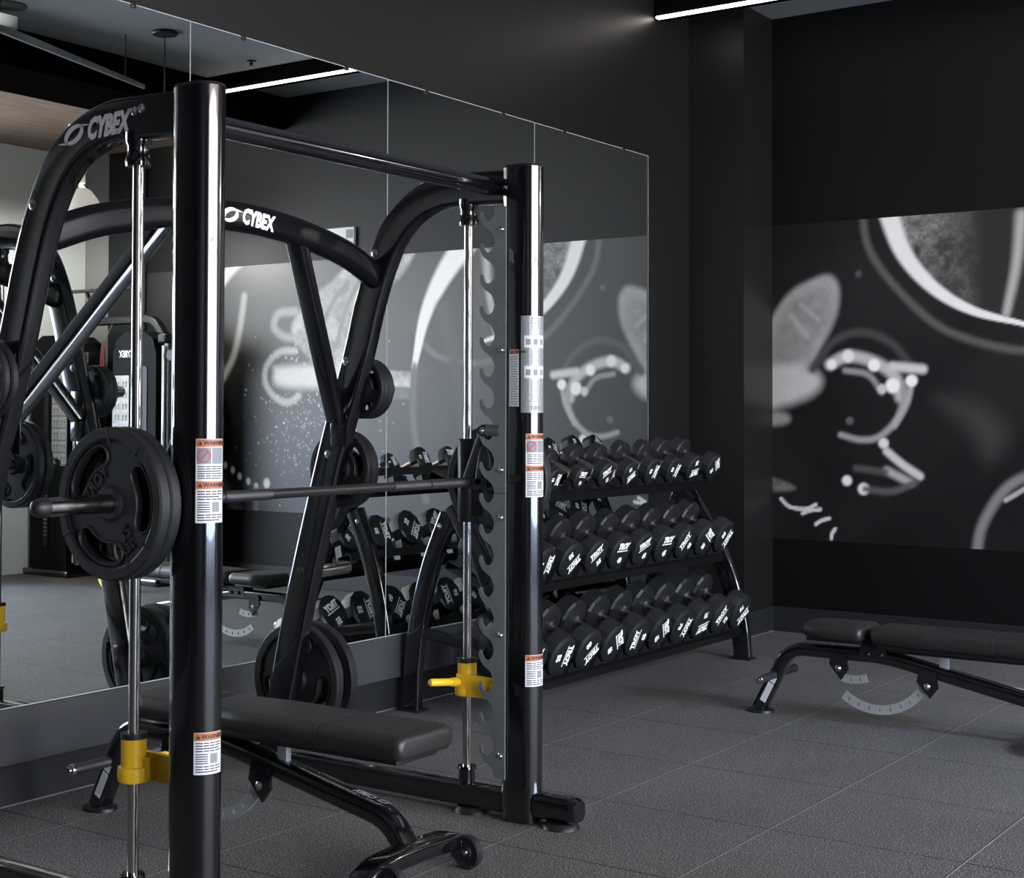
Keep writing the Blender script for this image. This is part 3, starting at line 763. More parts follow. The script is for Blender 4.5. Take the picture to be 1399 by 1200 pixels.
    # weight storage pegs outside the leg
    for zz in (1.50, 1.19, 0.79, 0.36):
        xx = leg_x(zz); yo = yc+side*0.031
        s = B(); lathe(s, [(0, 0), (0.036, 0), (0.036, 0.018), (0.0245, 0.022), (0.0245, 0.205), (0.022, 0.212), (0, 0.212)], 24, (xx, yo, zz), (0, side, 0))
        obj('storage_peg', s, 'chrome', sm)
# cross members
s = B(); sweep(s, [(-3.008, YN, 2.203), (-3.008, YFAR, 2.203)], circ(0.031, 20), up=(0, 0, 1)); obj('top_crossbar', s, 'gloss', sm)
ya0, ya1 = YN+0.02, YFAR-0.02
apt = catmull([(-3.540, ya0, 1.915), (-3.525, 3.00, 1.985), (-3.515, 3.28, 2.035), (-3.510, 3.55, 2.052), (-3.515, 3.82, 2.035), (-3.525, 4.10, 1.985), (-3.540, ya1, 1.915)], 5)
s = B(); sweep(s, apt, rrect(0.062, 0.10, 0.030, 6), up=(0, 0, 1)); arch = obj('rear_arch', s, 'archblk', sm, smooth=40)
s = B()
fz = lambda u, v, w: Vector((-3.510+0.031+w+0.0012, 3.62+u, 2.046+v-0.10*(u)))
add_text(s, 'CYBEX', fz, 0.056, 0.05, 0.30, 0.0008, 0.68)
swirl(s, lambda u, v, w: Vector((-3.510+0.031+w+0.0012, 3.485+u, 2.050+v)), 0.056)
obj('maker_logo', s, 'white', arch, smooth=0, label='white CYBEX lettering on the arch')
for ys, sg in ((YN, 1), (YFAR, -1)):
    s = B(); sweep(s, [(-3.53, ys+sg*0.46, 2.0), (leg_x(1.38), ys+sg*0.035, 1.38)], rrect(0.05, 0.07, 0.012, 3), up=(1, 0, 0)); obj('diagonal_strut', s, 'gloss', sm, smooth=40)
    s = B(); box(s, leg_x(1.4)-0.035, leg_x(1.4)+0.045, ys+sg*0.031, ys+sg*0.036, 1.28, 1.50, bevel=0.004); obj('gusset_plate', s, 'gloss', sm)

# the captive bar
y0, y1 = 2.405, 4.695
s = B(); cyl(s, (BARX, YN-0.04, BARZ), (BARX, YFAR+0.04, BARZ), 0.0150, 20); bar = obj('lifting_bar', s, 'barsteel', sm)
for a, c in ((YN+0.09, 3.06), (3.07, 3.26), (3.84, 4.03), (4.04, YFAR-0.09)):
    s = B(); cyl(s, (BARX, a, BARZ), (BARX, c, BARZ), 0.0168, 20); obj('knurled_grip', s, 'knurl', bar)
for sg, ye, yi in ((-1, y0, YN-0.045), (1, y1, YFAR+0.045)):
    s = B(); cyl(s, (BARX, yi, BARZ), (BARX, ye-sg*0.045, BARZ), 0.0245, 28); obj('bar_sleeve', s, 'chrome', bar)
    s = B(); lathe(s, [(0.0252, 0), (0.0252, 0.012), (0.024, 0.024), (0.019, 0.036), (0.010, 0.043), (0, 0.045), ], 24, (BARX, ye-sg*0.045, BARZ), (0, sg, 0)); obj('sleeve_end_cap', s, 'rubber', bar)

# ------------------------------------------------------------------ weight plates (axis along local +Z, face at z = th)
def slot(rm, a, half, w, n=8):
    pts = []
    for i in range(n+1):
        q = a-half+2*half*i/n; pts.append(((rm+w)*math.cos(q), (rm+w)*math.sin(q)))
    for i in range(1, 6):
        q = PI*i/6; c = (rm*math.cos(a+half), rm*math.sin(a+half)); d_ = a+half
        pts.append((c[0]+w*math.cos(d_+q), c[1]+w*math.sin(d_+q)))
    for i in range(n+1):
        q = a+half-2*half*i/n; pts.append(((rm-w)*math.cos(q), (rm-w)*math.sin(q)))
    for i in range(1, 6):
        q = PI*i/6; c = (rm*math.cos(a-half), rm*math.sin(a-half)); d_ = a-half+PI
        pts.append((c[0]+w*math.cos(d_+q), c[1]+w*math.sin(d_+q)))
    return pts

def make_plate(R, th, txt, label, loc, rot, group):
    t = thing('weight_plate', label, 'weight plate', (0, 0, 0), group)
    angs = [math.radians(a) for a in (135, 8, 252)]
    rm = R*0.645; hw = R*0.125; half = math.radians(27)
    s = B()
    outer = [(R*0.87*math.cos(2*PI*i/72), R*0.87*math.sin(2*PI*i/72)) for i in range(72)]
    hole = [(0.0255*math.cos(2*PI*i/24), 0.0255*math.sin(2*PI*i/24)) for i in range(24)]
    web = th*0.45
    plate_shape(s, outer, [hole]+[slot(rm, a, half, hw) for a in angs], web, Matrix.Translation((0, 0, (th-web)/2)))
    lathe(s, [(0.026, 0.001), (0.038, 0.001), (0.050, (th-web)/2), (0.050, (th+web)/2), (0.040, th-0.001), (0.026, th-0.001)], 36, closed=True)
    disc = obj('plate_body', s, 'rubber', t, smooth=30)
    s = B()
    n = 72; c = 0.005
    pf = [(R*0.83, 0.004), (R*0.86, 0.0), (R-c, 0), (R, c), (R, th-c), (R-c, th), (R*0.86, th), (R*0.83, th-0.004)]
    lathe(s, pf, n, closed=True)
    obj('outer_rim', s, 'rubber', t, smooth=30)
    for a in angs:                                  # raised lip round each grip hole
        s = B(); path = slot(rm, a, half, hw+0.004)
        P = [Vector((p[0], p[1], th*0.74)) for p in path]; P.append(P[0])
        sweep(s, P, circ(0.0045, 6), up=(0, 0, 1), caps=False)
        P = [Vector((p[0], p[1], th*0.26)) for p in path]; P.append(P[0])
        sweep(s, P, circ(0.0045, 6), up=(0, 0, 1), caps=False)
        obj('grip_opening_lip', s, 'rubber', t)
        s = B()                                     # radial steps where the grip sector meets the rim
        for e_ in (a-half-0.30, a+half+0.30):
            m_ = Matrix.Rotation(e_, 4, 'Z')
            box(s, R*0.80, R*0.985, -0.003, 0.003, 0.0008, th+0.0014, bevel=0.001, seg=1, mtx=m_)
        obj('rim_step', s, 'rubber', t, smooth=0)
    if txt:
        f = lambda u, v, w: Vector((u, v, (th+web)/2+w))
        for wd_, hh_, rr_, aa_, ro_, nm_ in (('TROY', 0.17, 0.385, 135, 45, 'raised_word'), (txt, 0.18, 0.47, -52, 38, 'raised_number'), ('LBS', 0.12, 0.66, -56, 36, 'raised_unit')):
            s = B(); add_text(s, wd_, f, R*hh_, 0.02, 0.1 if nm_ == 'raised_word' else 0.0, 0.004, 0.9, at=(R*rr_*math.cos(math.radians(aa_)), R*rr_*math.sin(math.radians(aa_))), rot=math.radians(ro_))
            obj(nm_, s, 'rubber', t, smooth=0)
    t.location = loc; t.rotation_euler = rot
    return t
# rot taking local Z to -Y : RX(+90) ; to +Y : RX(-90)
FN = (PI/2, 0, 0)
def rotz(base, a): return (Matrix.Rotation(a, 4, 'Z') if False else None)
def plate_rot(face, spin):
    m_ = Matrix.Rotation(PI/2 if face < 0 else -PI/2, 4, 'X') @ Matrix.Rotation(spin, 4, 'Z')
    return m_.to_euler()
gb = 'rubber grip plates on the bar'
pa = make_plate(0.203, 0.036, '35', 'black rubber grip plate marked 35 at the front of the near bar sleeve', (BARX, 2.684, BARZ), plate_rot(-1, 0.0), gb)
# lies with its back at y and its face towards the viewer
dup(pa, (BARX, 2.722, BARZ), plate_rot(-1, 0.35), 'black rubber grip plate sandwiched between the front 35 plate and the near upright', gb)
dup(pa, (BARX, 4.415, BARZ), plate_rot(1, 0.5), 'black rubber grip plate on the far bar sleeve, right behind the far upright', gb)
dup(pa, (BARX, 4.465, BARZ), plate_rot(1, 0.9), 'outermost black rubber grip plate on the far bar sleeve beside the dumbbells', gb)
gs = 'plates stored on the machine pegs'
s10 = None
def stored(R, th, side, z, off, spin, label, src=None, txt='10'):
    yc = YFAR if side > 0 else YN
    y = yc+side*(0.031+0.020+off)
    loc = (leg_x(z), y+(th if False else 0), z-0.001)
    # the face with lettering looks at the viewer (-Y)
    loc = (loc[0], y+(th if side > 0 else 0), loc[2])
    if src is None: return make_plate(R, th, txt, label, loc, plate_rot(-1, spin), gs)
    return dup(src, loc, plate_rot(-1, spin), label, gs)
q10 = stored(0.115, 0.024, 1, 1.50, 0.0, 0.4, 'small black plate against the far leg on its top storage peg', None, '10')
stored(0.115, 0.024, 1, 1.50, 0.025, 0.9, 'middle small black plate on the top storage peg of the far leg', q10)
stored(0.115, 0.024, 1, 1.50, 0.050, 1.7, 'outermost small black plate on the top storage peg of the far leg', q10)
q25 = stored(0.150, 0.032, 1, 1.19, 0.0, 0.2, 'medium black plate against the far leg on the second peg, behind the bar', None, '25')
stored(0.150, 0.032, 1, 1.19, 0.034, 1.2, 'outer medium black plate on the second peg of the far leg', q25)
q45 = stored(0.222, 0.038, 1, 0.36, 0.0, -0.6, 'large black plate behind the far leg, beyond the bench pad', None, '45')
stored(0.222, 0.038, 1, 0.36, 0.085, 0.5, 'outer large black plate hung low on the far leg, farther from the bench', q45)
stored(0.115, 0.024, -1, 1.50, 0.0+0.0, 0.4, 'small black plate on the near leg top peg at the left edge, nearest the leg', q10)
stored(0.115, 0.024, -1, 1.50, 0.028, 1.1, 'outer small black plate on the near leg top peg, cut by the left edge', q10)

# ------------------------------------------------------------------ benches
def pad(bm, x0, x1, y, z0, z1, wfun, crown=0.004, n=26, m_=7):
    """upholstered cushion lofted along X"""
    rings = []
    for i in range(n+1):
        t = i/n; te = 0.5-0.5*math.cos(PI*t)
        x = x0+(x1-x0)*te
        d_ = min(x-x0, x1-x); e_ = min(1, d_/0.028); k_ = math.sqrt(max(0, 1-(1-e_)**2))
        hw = wfun(te)*(0.86+0.14*k_) ; hz = (z1-z0)/2*(0.45+0.55*k_); cz = (z0+z1)/2
        pr = rrect(2*hw, 2*hz, min(0.030, hz*0.95), 5)
        ring = []
        for a, c in pr:
            zz = cz+c+(crown*(1-(a/hw)**2) if c > 0 else 0)
            ring.append(bm.verts.new((x, y+a, zz)))
        rings.append(ring)
    k_ = len(rings[0])
    for a, c in zip(rings, rings[1:]):
        for j in range(k_): bm.faces.new((a[j], a[(j+1) % k_], c[(j+1) % k_], c[j]))
    bm.faces.new(rings[0][::-1]); bm.faces.new(rings[-1])

def pad_seam(parent, x, y, z0, z1, hw):
    s = B(); pr = rrect(2*hw+0.001, (z1-z0)+0.003, 0.030, 5)
    P = [Vector((x, y+a, (z0+z1)/2+c+(0.004*(1-(a/hw)**2) if c > 0 else 0))) for a, c in pr]; P.append(P[0])
    sweep(s, P, circ(0.0012, 6), up=(1, 0, 0), caps=False); return obj('stitched_seam', s, 'stitch', parent)

def make_bench(label):
    t = thing('adjustable_bench', label, 'weight bench', (0, 0, 0), 'adjustable weight benches')
    s = B(); box(s, 0, 0, 0, 0, 0, 0) if False else None
    tube = fillet([(0.0, 0, 0.02), (0.15, 0, 0.315), (0.62, 0, 0.315), (1.325, 0, 0.172), (1.402, 0, 0.065)], 0.085, 7)
    sweep(s, tube, rrect(0.060, 0.076, 0.016, 4), up=(0, 1, 0)); fr = obj('main_frame', s, 'gloss', t, smooth=40)
    s = B(); lathe(s, [(0, 0.014), (0.055, 0.014), (0.066, 0.010), (0.068, 0.0), (0, 0)], 28, (0, 0, 0)); bmesh.ops.scale(s, vec=(1.0, 0.85, 1), verts=s.verts); obj('foot_plate', s, 'satin', t)
    for sg in (-1, 1):
        s = B(); cyl(s, (0.085, sg*0.036, 0.185), (0.085, sg*0.20, 0.185), 0.0185, 20); g = obj('lifting_handle', s, 'knurl', t)
        s = B(); lathe(s, [(0, 0.010), (0.008, 0.010), (0.010, 0.006), (0.019, 0.004), (0.0215, 0), (0.0215, -0.008), (0, -0.008)], 20, (0.085, sg*0.20, 0.185), (0, sg, 0)); obj('handle_cap', s, 'chrome', g)
    # sticker on the leg
    s = B(); ux = Vector((0.15, 0, 0.295)).normalized(); vx = Vector((-ux.z, 0, ux.x))
    fl = lambda u, v, w: Vector((0.0, -0.0382-w, 0.02))+ux*u+vx*v
    quad(s, fl, 0.045, 0.145, -0.024, 0.006, 0.0006); quad(s, fl, 0.150, 0.180, -0.024, 0.006, 0.0006); k_ = obj('leg_sticker', s, 'label', fr, smooth=0)
    s = B()
    for i in range(9): quad(s, fl, 0.06+i*0.009, 0.062+i*0.009, -0.020, 0.002, 0.001)
    obj('small_print', s, 'greyink', k_, smooth=0)
    # rear cross foot with two wheels
    s = B(); cf = catmull([(1.405, -0.265, 0.036), (1.405, -0.20, 0.070), (1.405, -0.10, 0.084), (1.405, 0.10, 0.084), (1.405, 0.20, 0.070), (1.405, 0.265, 0.036)], 5)
    sweep(s, cf, rrect(0.090, 0.058, 0.020, 4), up=(0, 0, 1)); obj('cross_foot', s, 'gloss', t, smooth=40)
    for sg in (-1, 1):
        s = B(); box(s, 1.425, 1.465, sg*0.17-0.006, sg*0.17+0.006, 0.035, 0.09, bevel=0.003); obj('wheel_bracket', s, 'gloss', t)
        s = B(); lathe(s, [(0, -0.014), (0.018, -0.014), (0.022, -0.010), (0.040, -0.010), (0.046, -0.014), (0.052, -0.009), (0.052, 0.009), (0.046, 0.014), (0.040, 0.010), (0.022, 0.010), (0.018, 0.014), (0, 0.014)], 28, (1.470, sg*0.19, 0.052), (0, 1, 0)); w_ = obj('wheel', s, 'rubber', t)
        s = B(); lathe(s, [(0, 0.006), (0.008, 0.005), (0.010, 0), (0, 0)], 12, (1.470, sg*0.19-0.014, 0.052), (0, -1, 0)); obj('axle_bolt', s, 'bolt', w_)
        s = B(); lathe(s, [(0, 0.012), (0.022, 0.012), (0.026, 0.0), (0, 0)], 16, (1.405, sg*0.262, 0.0)); obj('rubber_foot', s, 'rubber', t)
    # seat and back pads
    s = B(); pad(s, 0.245, 0.545, 0, 0.385, 0.452, lambda q: 0.070+0.070*min(1, q/0.35)**0.5); seat = obj('seat_pad', s, 'vinyl', t, smooth=60)
    pad_seam(seat, 0.50, 0, 0.385, 0.452, 0.134)
    s = B(); box(s, 0.27, 0.53, -0.09, 0.09, 0.370, 0.386, bevel=0.003); obj('seat_board', s, 'satin', t)
    s = B(); pad(s, 0.575, 1.460, 0, 0.378, 0.455, lambda q: 0.108+0.030*min(1, q*4)); back = obj('back_pad', s, 'vinyl', t, smooth=60)
    pad_seam(back, 1.13, 0, 0.378, 0.455, 0.138); pad_seam(back, 1.415, 0, 0.380, 0.453, 0.136)
    s = B(); box(s, 0.61, 1.42, -0.10, 0.10, 0.362, 0.379, bevel=0.003); obj('back_board', s, 'satin', t)
    s = B(); sweep(s, [(0.56, 0.0, 0.352), (1.25, 0.0, 0.352)], rrect(0.030, 0.045, 0.006), up=(0, 1, 0)); obj('back_support', s, 'satin', t)
    # hinge block between the pads
    s = B()
    for sg in (-1, 1): plate_shape(s, [(0.50, 0.30), (0.64, 0.30), (0.62, 0.372), (0.585, 0.40), (0.55, 0.40), (0.51, 0.372)], [], 0.008, Matrix(((1, 0, 0, 0), (0, 0, 1, sg*0.036-0.004), (0, 1, 0, 0), (0, 0, 0, 1))))
    hg = obj('hinge_bracket', s, 'satin', t)
    for px_, pz_ in ((0.565, 0.375), (0.545, 0.325), (0.605, 0.325)):
        bolt(hg, (px_, -0.041, pz_), (0, -1, 0), 0.009, 'satin')
    # adjustment arcs with their notches
    def arc(cx, cz, r, a0, a1, w, nh, mt):
        out = []; n = 24
        for i in range(n+1):
            a = math.radians(a0+(a1-a0)*i/n); out.append((cx+r*math.cos(a), cz+r*math.sin(a)))
        for i in range(n+1):
            a = math.radians(a1+(a0-a1)*i/n); out.append((cx+(r-w)*math.cos(a), cz+(r-w)*math.sin(a)))
        hs = []
        for i in range(nh):
            a = math.radians(a0+(a1-a0)*(i+0.6)/(nh+0.3)); c = (cx+(r-w*0.5)*math.cos(a), cz+(r-w*0.5)*math.sin(a))
            ca, sa = math.cos(a), math.sin(a)
            hs.append([(c[0]+ca*u-sa*v, c[1]+sa*u+ca*v) for u, v in ((-.008, -.004), (.008, -.004), (.008, .004), (-.008, .004))])
        s_ = B(); plate_shape(s_, out, hs, 0.008, Matrix(((1, 0, 0, 0), (0, 0, 1, 0.022-0.060), (0, 1, 0, 0), (0, 0, 0, 1))))
        return obj('adjuster_arc', s_, mt, t, smooth=0)
    arc(0.585, 0.330, 0.272, 232, 338, 0.042, 9, 'arcgrey')
    arc(0.47, 0.385, 0.20, 246, 292, 0.036, 3, 'arcgrey')
    for cx, cz, hw_ in ((0.82, 0.205, 0.048), (0.41, 0.245, 0.045)):
        s = B(); plate_shape(s, [(cx-hw_, cz+0.02), (cx+0.012, cz-0.048), (cx+hw_, cz+0.0), (cx+hw_*0.8, cz+0.065), (cx-hw_*0.8, cz+0.075)], [], 0.012, Matrix(((1, 0, 0, 0), (0, 0, 1, -0.052), (0, 1, 0, 0), (0, 0, 0, 1))))
        k_ = obj('pin_bracket', s, 'gloss', t)
        bolt(k_, (cx, -0.053, cz+0.005), (0, -1, 0), 0.011)
    s = B(); box(s, 0.86, 0.90, -0.012, 0.012, 0.25, 0.36, bevel=0.003); obj('support_link', s, 'arcgrey', t)
    # lettering on top of the sloping tube
    a, c = Vector((0.62, 0, 0.315)), Vector((1.30, 0, 0.185)); d_ = (c-a).normalized(); nrm = Vector((-d_.z, 0, d_.x))
    s = B(); ctr = a+(c-a)*0.87+nrm*0.0305
    fl2 = lambda u, v, w: ctr-d_*u-Vector((0, 1, 0))*v+nrm*w
    add_text(s, 'CYBEX', fl2, 0.026, 0.03, 0.3, 0.0006, 0.75); swirl(s, lambda u, v, w: fl2(u-0.075, v, w), 0.028)
    obj('maker_logo', s, 'greyink', fr, smooth=0)
    return t
b1 = make_bench('black padded adjustable bench under the smith machine, close to the viewer')
b1.location = (-4.188, 3.572, 0)
b2 = dup(b1, (-3.030, 6.560, 0), None, 'black padded adjustable bench alone on the floor before the mural')

# ------------------------------------------------------------------ dumbbell rack
rk = thing('dumbbell_rack', 'three-tier black steel dumbbell rack with A-frame ends beside the mirrors', 'rack', (-4.05, 6.75, 0))
YL, YRr = 5.61, 7.90
TILT = math.radians(23.5)
tiers = [(-3.70, 0.282, 5.64, 0.2365), (-3.815, 0.700, 5.665, 0.2365), (-3.925, 1.090, 5.675, 0.2440)]   # front face centre x, z, first y, pitch
for ye in (YL, YRr):
    s = B(); P = catmull([(-3.755, ye, 0.012), (-3.775, ye, 0.20), (-3.83, ye, 0.42), (-3.915, ye, 0.62), (-4.01, ye, 0.79), (-4.13, ye, 0.985)], 5)
    sweep(s, P, rrect(0.105, 0.050, 0.012, 3), up=(0, 1, 0)); obj('front_leg', s, 'gloss', rk, smooth=40)
    s = B(); P = catmull([(-4.375, ye, 0.012), (-4.368, ye, 0.22), (-4.335, ye, 0.45), (-4.265, ye, 0.70), (-4.165, ye, 0.93)], 5)
    sweep(s, P, rrect(0.090, 0.050, 0.012, 3), up=(0, 1, 0)); obj('rear_leg', s, 'gloss', rk, smooth=40)
    for fx in (-3.755, -4.375):
        s = B(); box(s, fx-0.062, fx+0.062, ye-0.045, ye+0.045, 0, 0.012, bevel=0.004); obj('foot_plate', s, 'satin', rk)
    s = B(); sweep(s, [(-3.80, ye, 0.30), (-4.34, ye, 0.38)], rrect(0.05, 0.04, 0.01), up=(0, 1, 0)); obj('side_brace', s, 'gloss', rk)
    bolt(rk, (-4.20, ye-0.026, 0.88), (0, -1, 0), 0.010)
ca, sa = math.cos(TILT), math.sin(TILT)
specs = {
 0: ['55', '55', '60', '60', '65', '65', '70', '70', '75', '75'],
 1: ['30', '30', '35', '35', '40', '40', '45', '45', '50', '50'],
 2: ['5', '5', '10', '10', '15', '15', '20', '20', '25', '25']}
spin = {0: [20, -90, -135, -50, 92, -50, -102, -170, 62, -132],
        1: [-60, -90, -132, 42, 0, 25, 0, 62, -28, -112],
        2: [40, -80, -92, -4, 32, -142, -95, -100, -170, -50]}
size = {'5': (.100, .055, .120), '10': (.122, .062, .125), '15': (.138, .070, .125), '20': (.150, .075, .125), '25': (.158, .082, .128),
        '30': (.180, .084, .130), '35': (.188, .090, .130), '40': (.192, .094, .130), '45': (.196, .098, .132), '50': (.200, .100, .132),
        '55': (.204, .102, .132), '60': (.206, .106, .134), '65': (.208, .110, .134), '70': (.210, .113, .134), '75': (.212, .116, .134)}
for ti, (fx, fz_, y0_, pit_) in enumerate(tiers):
    D0 = size[specs[ti][5]][0]
    # tray tilted with the dumbbells: local s runs from the front edge back along the tilt
    def tp(s_, n_, y): return Vector((fx-s_*ca-n_*sa*-1*-1*0-n_*sa*0, 0, 0))
    def T(s_, n_, y): return Vector((fx-s_*ca+n_*sa, y, fz_+s_*sa+n_*ca))
    dn = -(D0/2+0.016)
    ya_, yb_ = YL-0.03, YRr+0.04
    for s0, nm in ((-0.002, 'front_rail'), (0.235, 'rear_rail')):
        s = B()
        prof = [(0, 0), (0.085, 0), (0.085, -0.006), (0.006, -0.006), (0.006, -0.042), (0, -0.042)] if s0 < 0.1 else [(0, -0.006), (0.085, -0.006), (0.085, -0.040), (0.079, -0.040), (0.079, 0), (0, 0)]
        a_ = [s.verts.new(T(s0+p, dn+q, ya_)) for p, q in prof]; c_ = [s.verts.new(T(s0+p, dn+q, yb_)) for p, q in prof]
        k_ = len(prof)
        for i in range(k_): s.faces.new((a_[i], a_[(i+1) % k_], c_[(i+1) % k_], c_[i]))
        s.faces.new(a_); s.faces.new(c_[::-1])
        obj(nm, s, 'rackblk', rk, smooth=0)
    for ye in (YL, YRr):
        s = B(); v = [T(0.0, dn-0.044, ye-0.02), T(0.318, dn-0.044, ye-0.02), T(0.318, dn-0.006, ye-0.02), T(0.0, dn-0.006, ye-0.02)]
        a_ = [s.verts.new(p) for p in v]; c_ = [s.verts.new(p+Vector((0, 0.04, 0))) for p in v]
        for i in range(4): s.faces.new((a_[i], a_[(i+1) % 4], c_[(i+1) % 4], c_[i]))
        s.faces.new(a_); s.faces.new(c_[::-1]); obj('shelf_bracket', s, 'rackblk', rk, smooth=0)
    for i in range(10):
        w_ = specs[ti][i]; Dm, hl, gl = size[w_]; yc = y0_+i*pit_
        for s0 in (0.022, hl+gl+0.020):
            s = B(); R_ = Dm/2+0.0045; n = 10; hw_ = Dm*0.50
            ring0, ring1 = [], []
            for s1, lst in ((s0, ring0), (s0+0.040, ring1)):
                for j in range(n+1):
                    a = math.radians(-145+110*j/n); lst.append(s.verts.new(T(s1, R_*math.sin(a), yc+R_*math.cos(a))))
                lst.append(s.verts.new(T(s1, dn+0.001, yc+hw_))); lst.append(s.verts.new(T(s1, dn+0.001, yc-hw_)))
            k_ = len(ring0)
            for j in range(k_): s.faces.new((ring0[j], ring0[(j+1) % k_], ring1[(j+1) % k_], ring1[j]))
            s.faces.new(ring0); s.faces.new(ring1[::-1])
            obj('saddle', s, 'satin', rk, smooth=30)

# dumbbells: local +X is the front end, origin at the centre of the front face
protos = {}
def make_dumbbell(w_):
    Dm, hl, gl = size[w_]; R = Dm/2
    t = thing('dumbbell', 'x', 'dumbbell', (0, 0, 0))
    Lt = 2*hl+gl
    for x0_, sgn in ((0, -1), (-Lt, 1)):
        s = B(); o_ = 0.10*R
        pf = [(0, 0), (R*0.80, 0), (R*0.84, 0.001), (R*0.985, hl*0.10), (R, hl*0.16), (R, hl*0.74), (R*0.93, hl*0.86), (R*0.55, hl*0.98), (R*0.34, hl*1.0), (R*0.27, hl*1.12), (0, hl*1.12)]
        lathe(s, pf, 12, (x0_, 0, 0), (sgn, 0, 0), ang0=math.radians(15))
        h_ = obj('dumbbell_head', s, 'urethane', t, smooth=22)
        s = B(); d_ = -sgn
        # face reads upright when looked at from outside
        f = (lambda x0_, d_: (lambda u, v, w: Vector((x0_+d_*(w+0.0005), d_*u, v))))(x0_, d_)
        th = R*0.40
        add_text(s, 'TROY', f, th, 0.065, 0.12, 0.0006, 0.80, at=(0, R*0.40))
        wd = text_geo('TROY', 0.065, 0.12, 0.01, 0.80)[2]*th
        quad(s, f, -wd/2-0.002, wd/2-0.004, R*0.40-th*0.78, R*0.40-th*0.62, 0.0006)
        add_text(s, w_, f, R*0.36, 0.055, 0.0, 0.0006, 0.85, at=(0, -R*0.42))
        obj('white_marking', s, 'white', h_, smooth=0)
    s = B(); pf = [(0, 0)] ; r0 = 0.0155
    n = 8
    prof = [(0, -hl*0.9)]+[(r0*(0.92+0.10*math.sin(PI*i/n)), -hl-gl*i/n) for i in range(n+1)]+[(0, -hl*1.1-gl)]
    lathe(s, [(r, -h) for r, h in prof], 20, (0, 0, 0), (-1, 0, 0)); obj('handle', s, 'copper' if int(w_) <= 35 else 'steel', t)
    return t
ordn = ['first', 'second', 'third', 'fourth', 'fifth', 'sixth', 'seventh', 'eighth', 'ninth', 'last']
tn = ['bottom', 'middle', 'top']
for ti, (fx, fz_, y0_, pit_) in enumerate(tiers):
    for i in range(10):
        w_ = specs[ti][i]; yc = y0_+i*pit_
        lb = 'black twelve-sided dumbbell marked %s, %s from the left on the %s rack tier' % (w_, ordn[i], tn[ti])
        if i == 9: lb = 'black twelve-sided dumbbell marked %s at the right end of the %s rack tier' % (w_, tn[ti])
        if i == 0: lb = 'black twelve-sided dumbbell marked %s at the left end of the %s rack tier' % (w_, tn[ti])
        sp_ = math.radians(spin[ti][i])
        # tilt about Y so that the rear (-X) end rises, then spin about own axis
        m_ = Matrix.Rotation(TILT, 4, 'Y') @ Matrix.Rotation(sp_, 4, 'X')
        dD = (size[w_][0]-size[specs[ti][5]][0])/2
        loc = Vector((fx+dD*sa, yc, fz_+dD*ca))
        if w_ not in protos:
            t = protos[w_] = make_dumbbell(w_); t['label'] = lb
            t.location = loc; t.rotation_euler = m_.to_euler()
        else: t = dup(protos[w_], loc, m_.to_euler(), lb)
        t['group'] = 'dumbbells on the %s rack tier' % tn[ti]

# ------------------------------------------------------------------ ceiling fixtures
t = thing('linear_light', 'black ceiling beam with a bright white light strip on its lower edge', 'ceiling light', (-2.2, 8.2, 3.9))
s = B(); box(s, XW+0.002, 0.02, 8.17, 8.30, 3.885, HC-0.002, bevel=0.002, seg=1); obj('beam_housing', s, 'blackceil', t, smooth=0)
s = B(); box(s, XW+0.02, 0.0, 8.160, 8.200, 3.872, 3.886, bevel=0.002, seg=1); obj('light_strip', s, 'led', t, smooth=0)
s = B(); a, c = Vector((-1.409, 5.579, 3.70)), Vector((-0.905, 7.158, 3.70)); sweep(s, [a+Vector((0, -.5, 0))*0.2, a, c], rrect(0.03, 0.05, 0.006), up=(0, 0, 1), scales=[1, 1, 0.6])
t = thing('suspended_track', 'slim pale grey suspended ceiling bar set at an angle', 'ceiling track', (-1.15, 6.4, 3.68))
obj('track_bar', s, 'ceil', t)
s = B(); box(s, a.x-0.06, a.x+0.06, a.y-0.05, a.y+0.09, 3.70, 3.78, bevel=0.012); obj('mounting_block', s, 'ceil', t)
for q in (a, c+(a-c)*0.15):
    s = B(); cyl(s, (q.x, q.y, 3.71), (q.x, q.y, HC), 0.004, 8); obj('hanger_wire', s, 'satin', t)
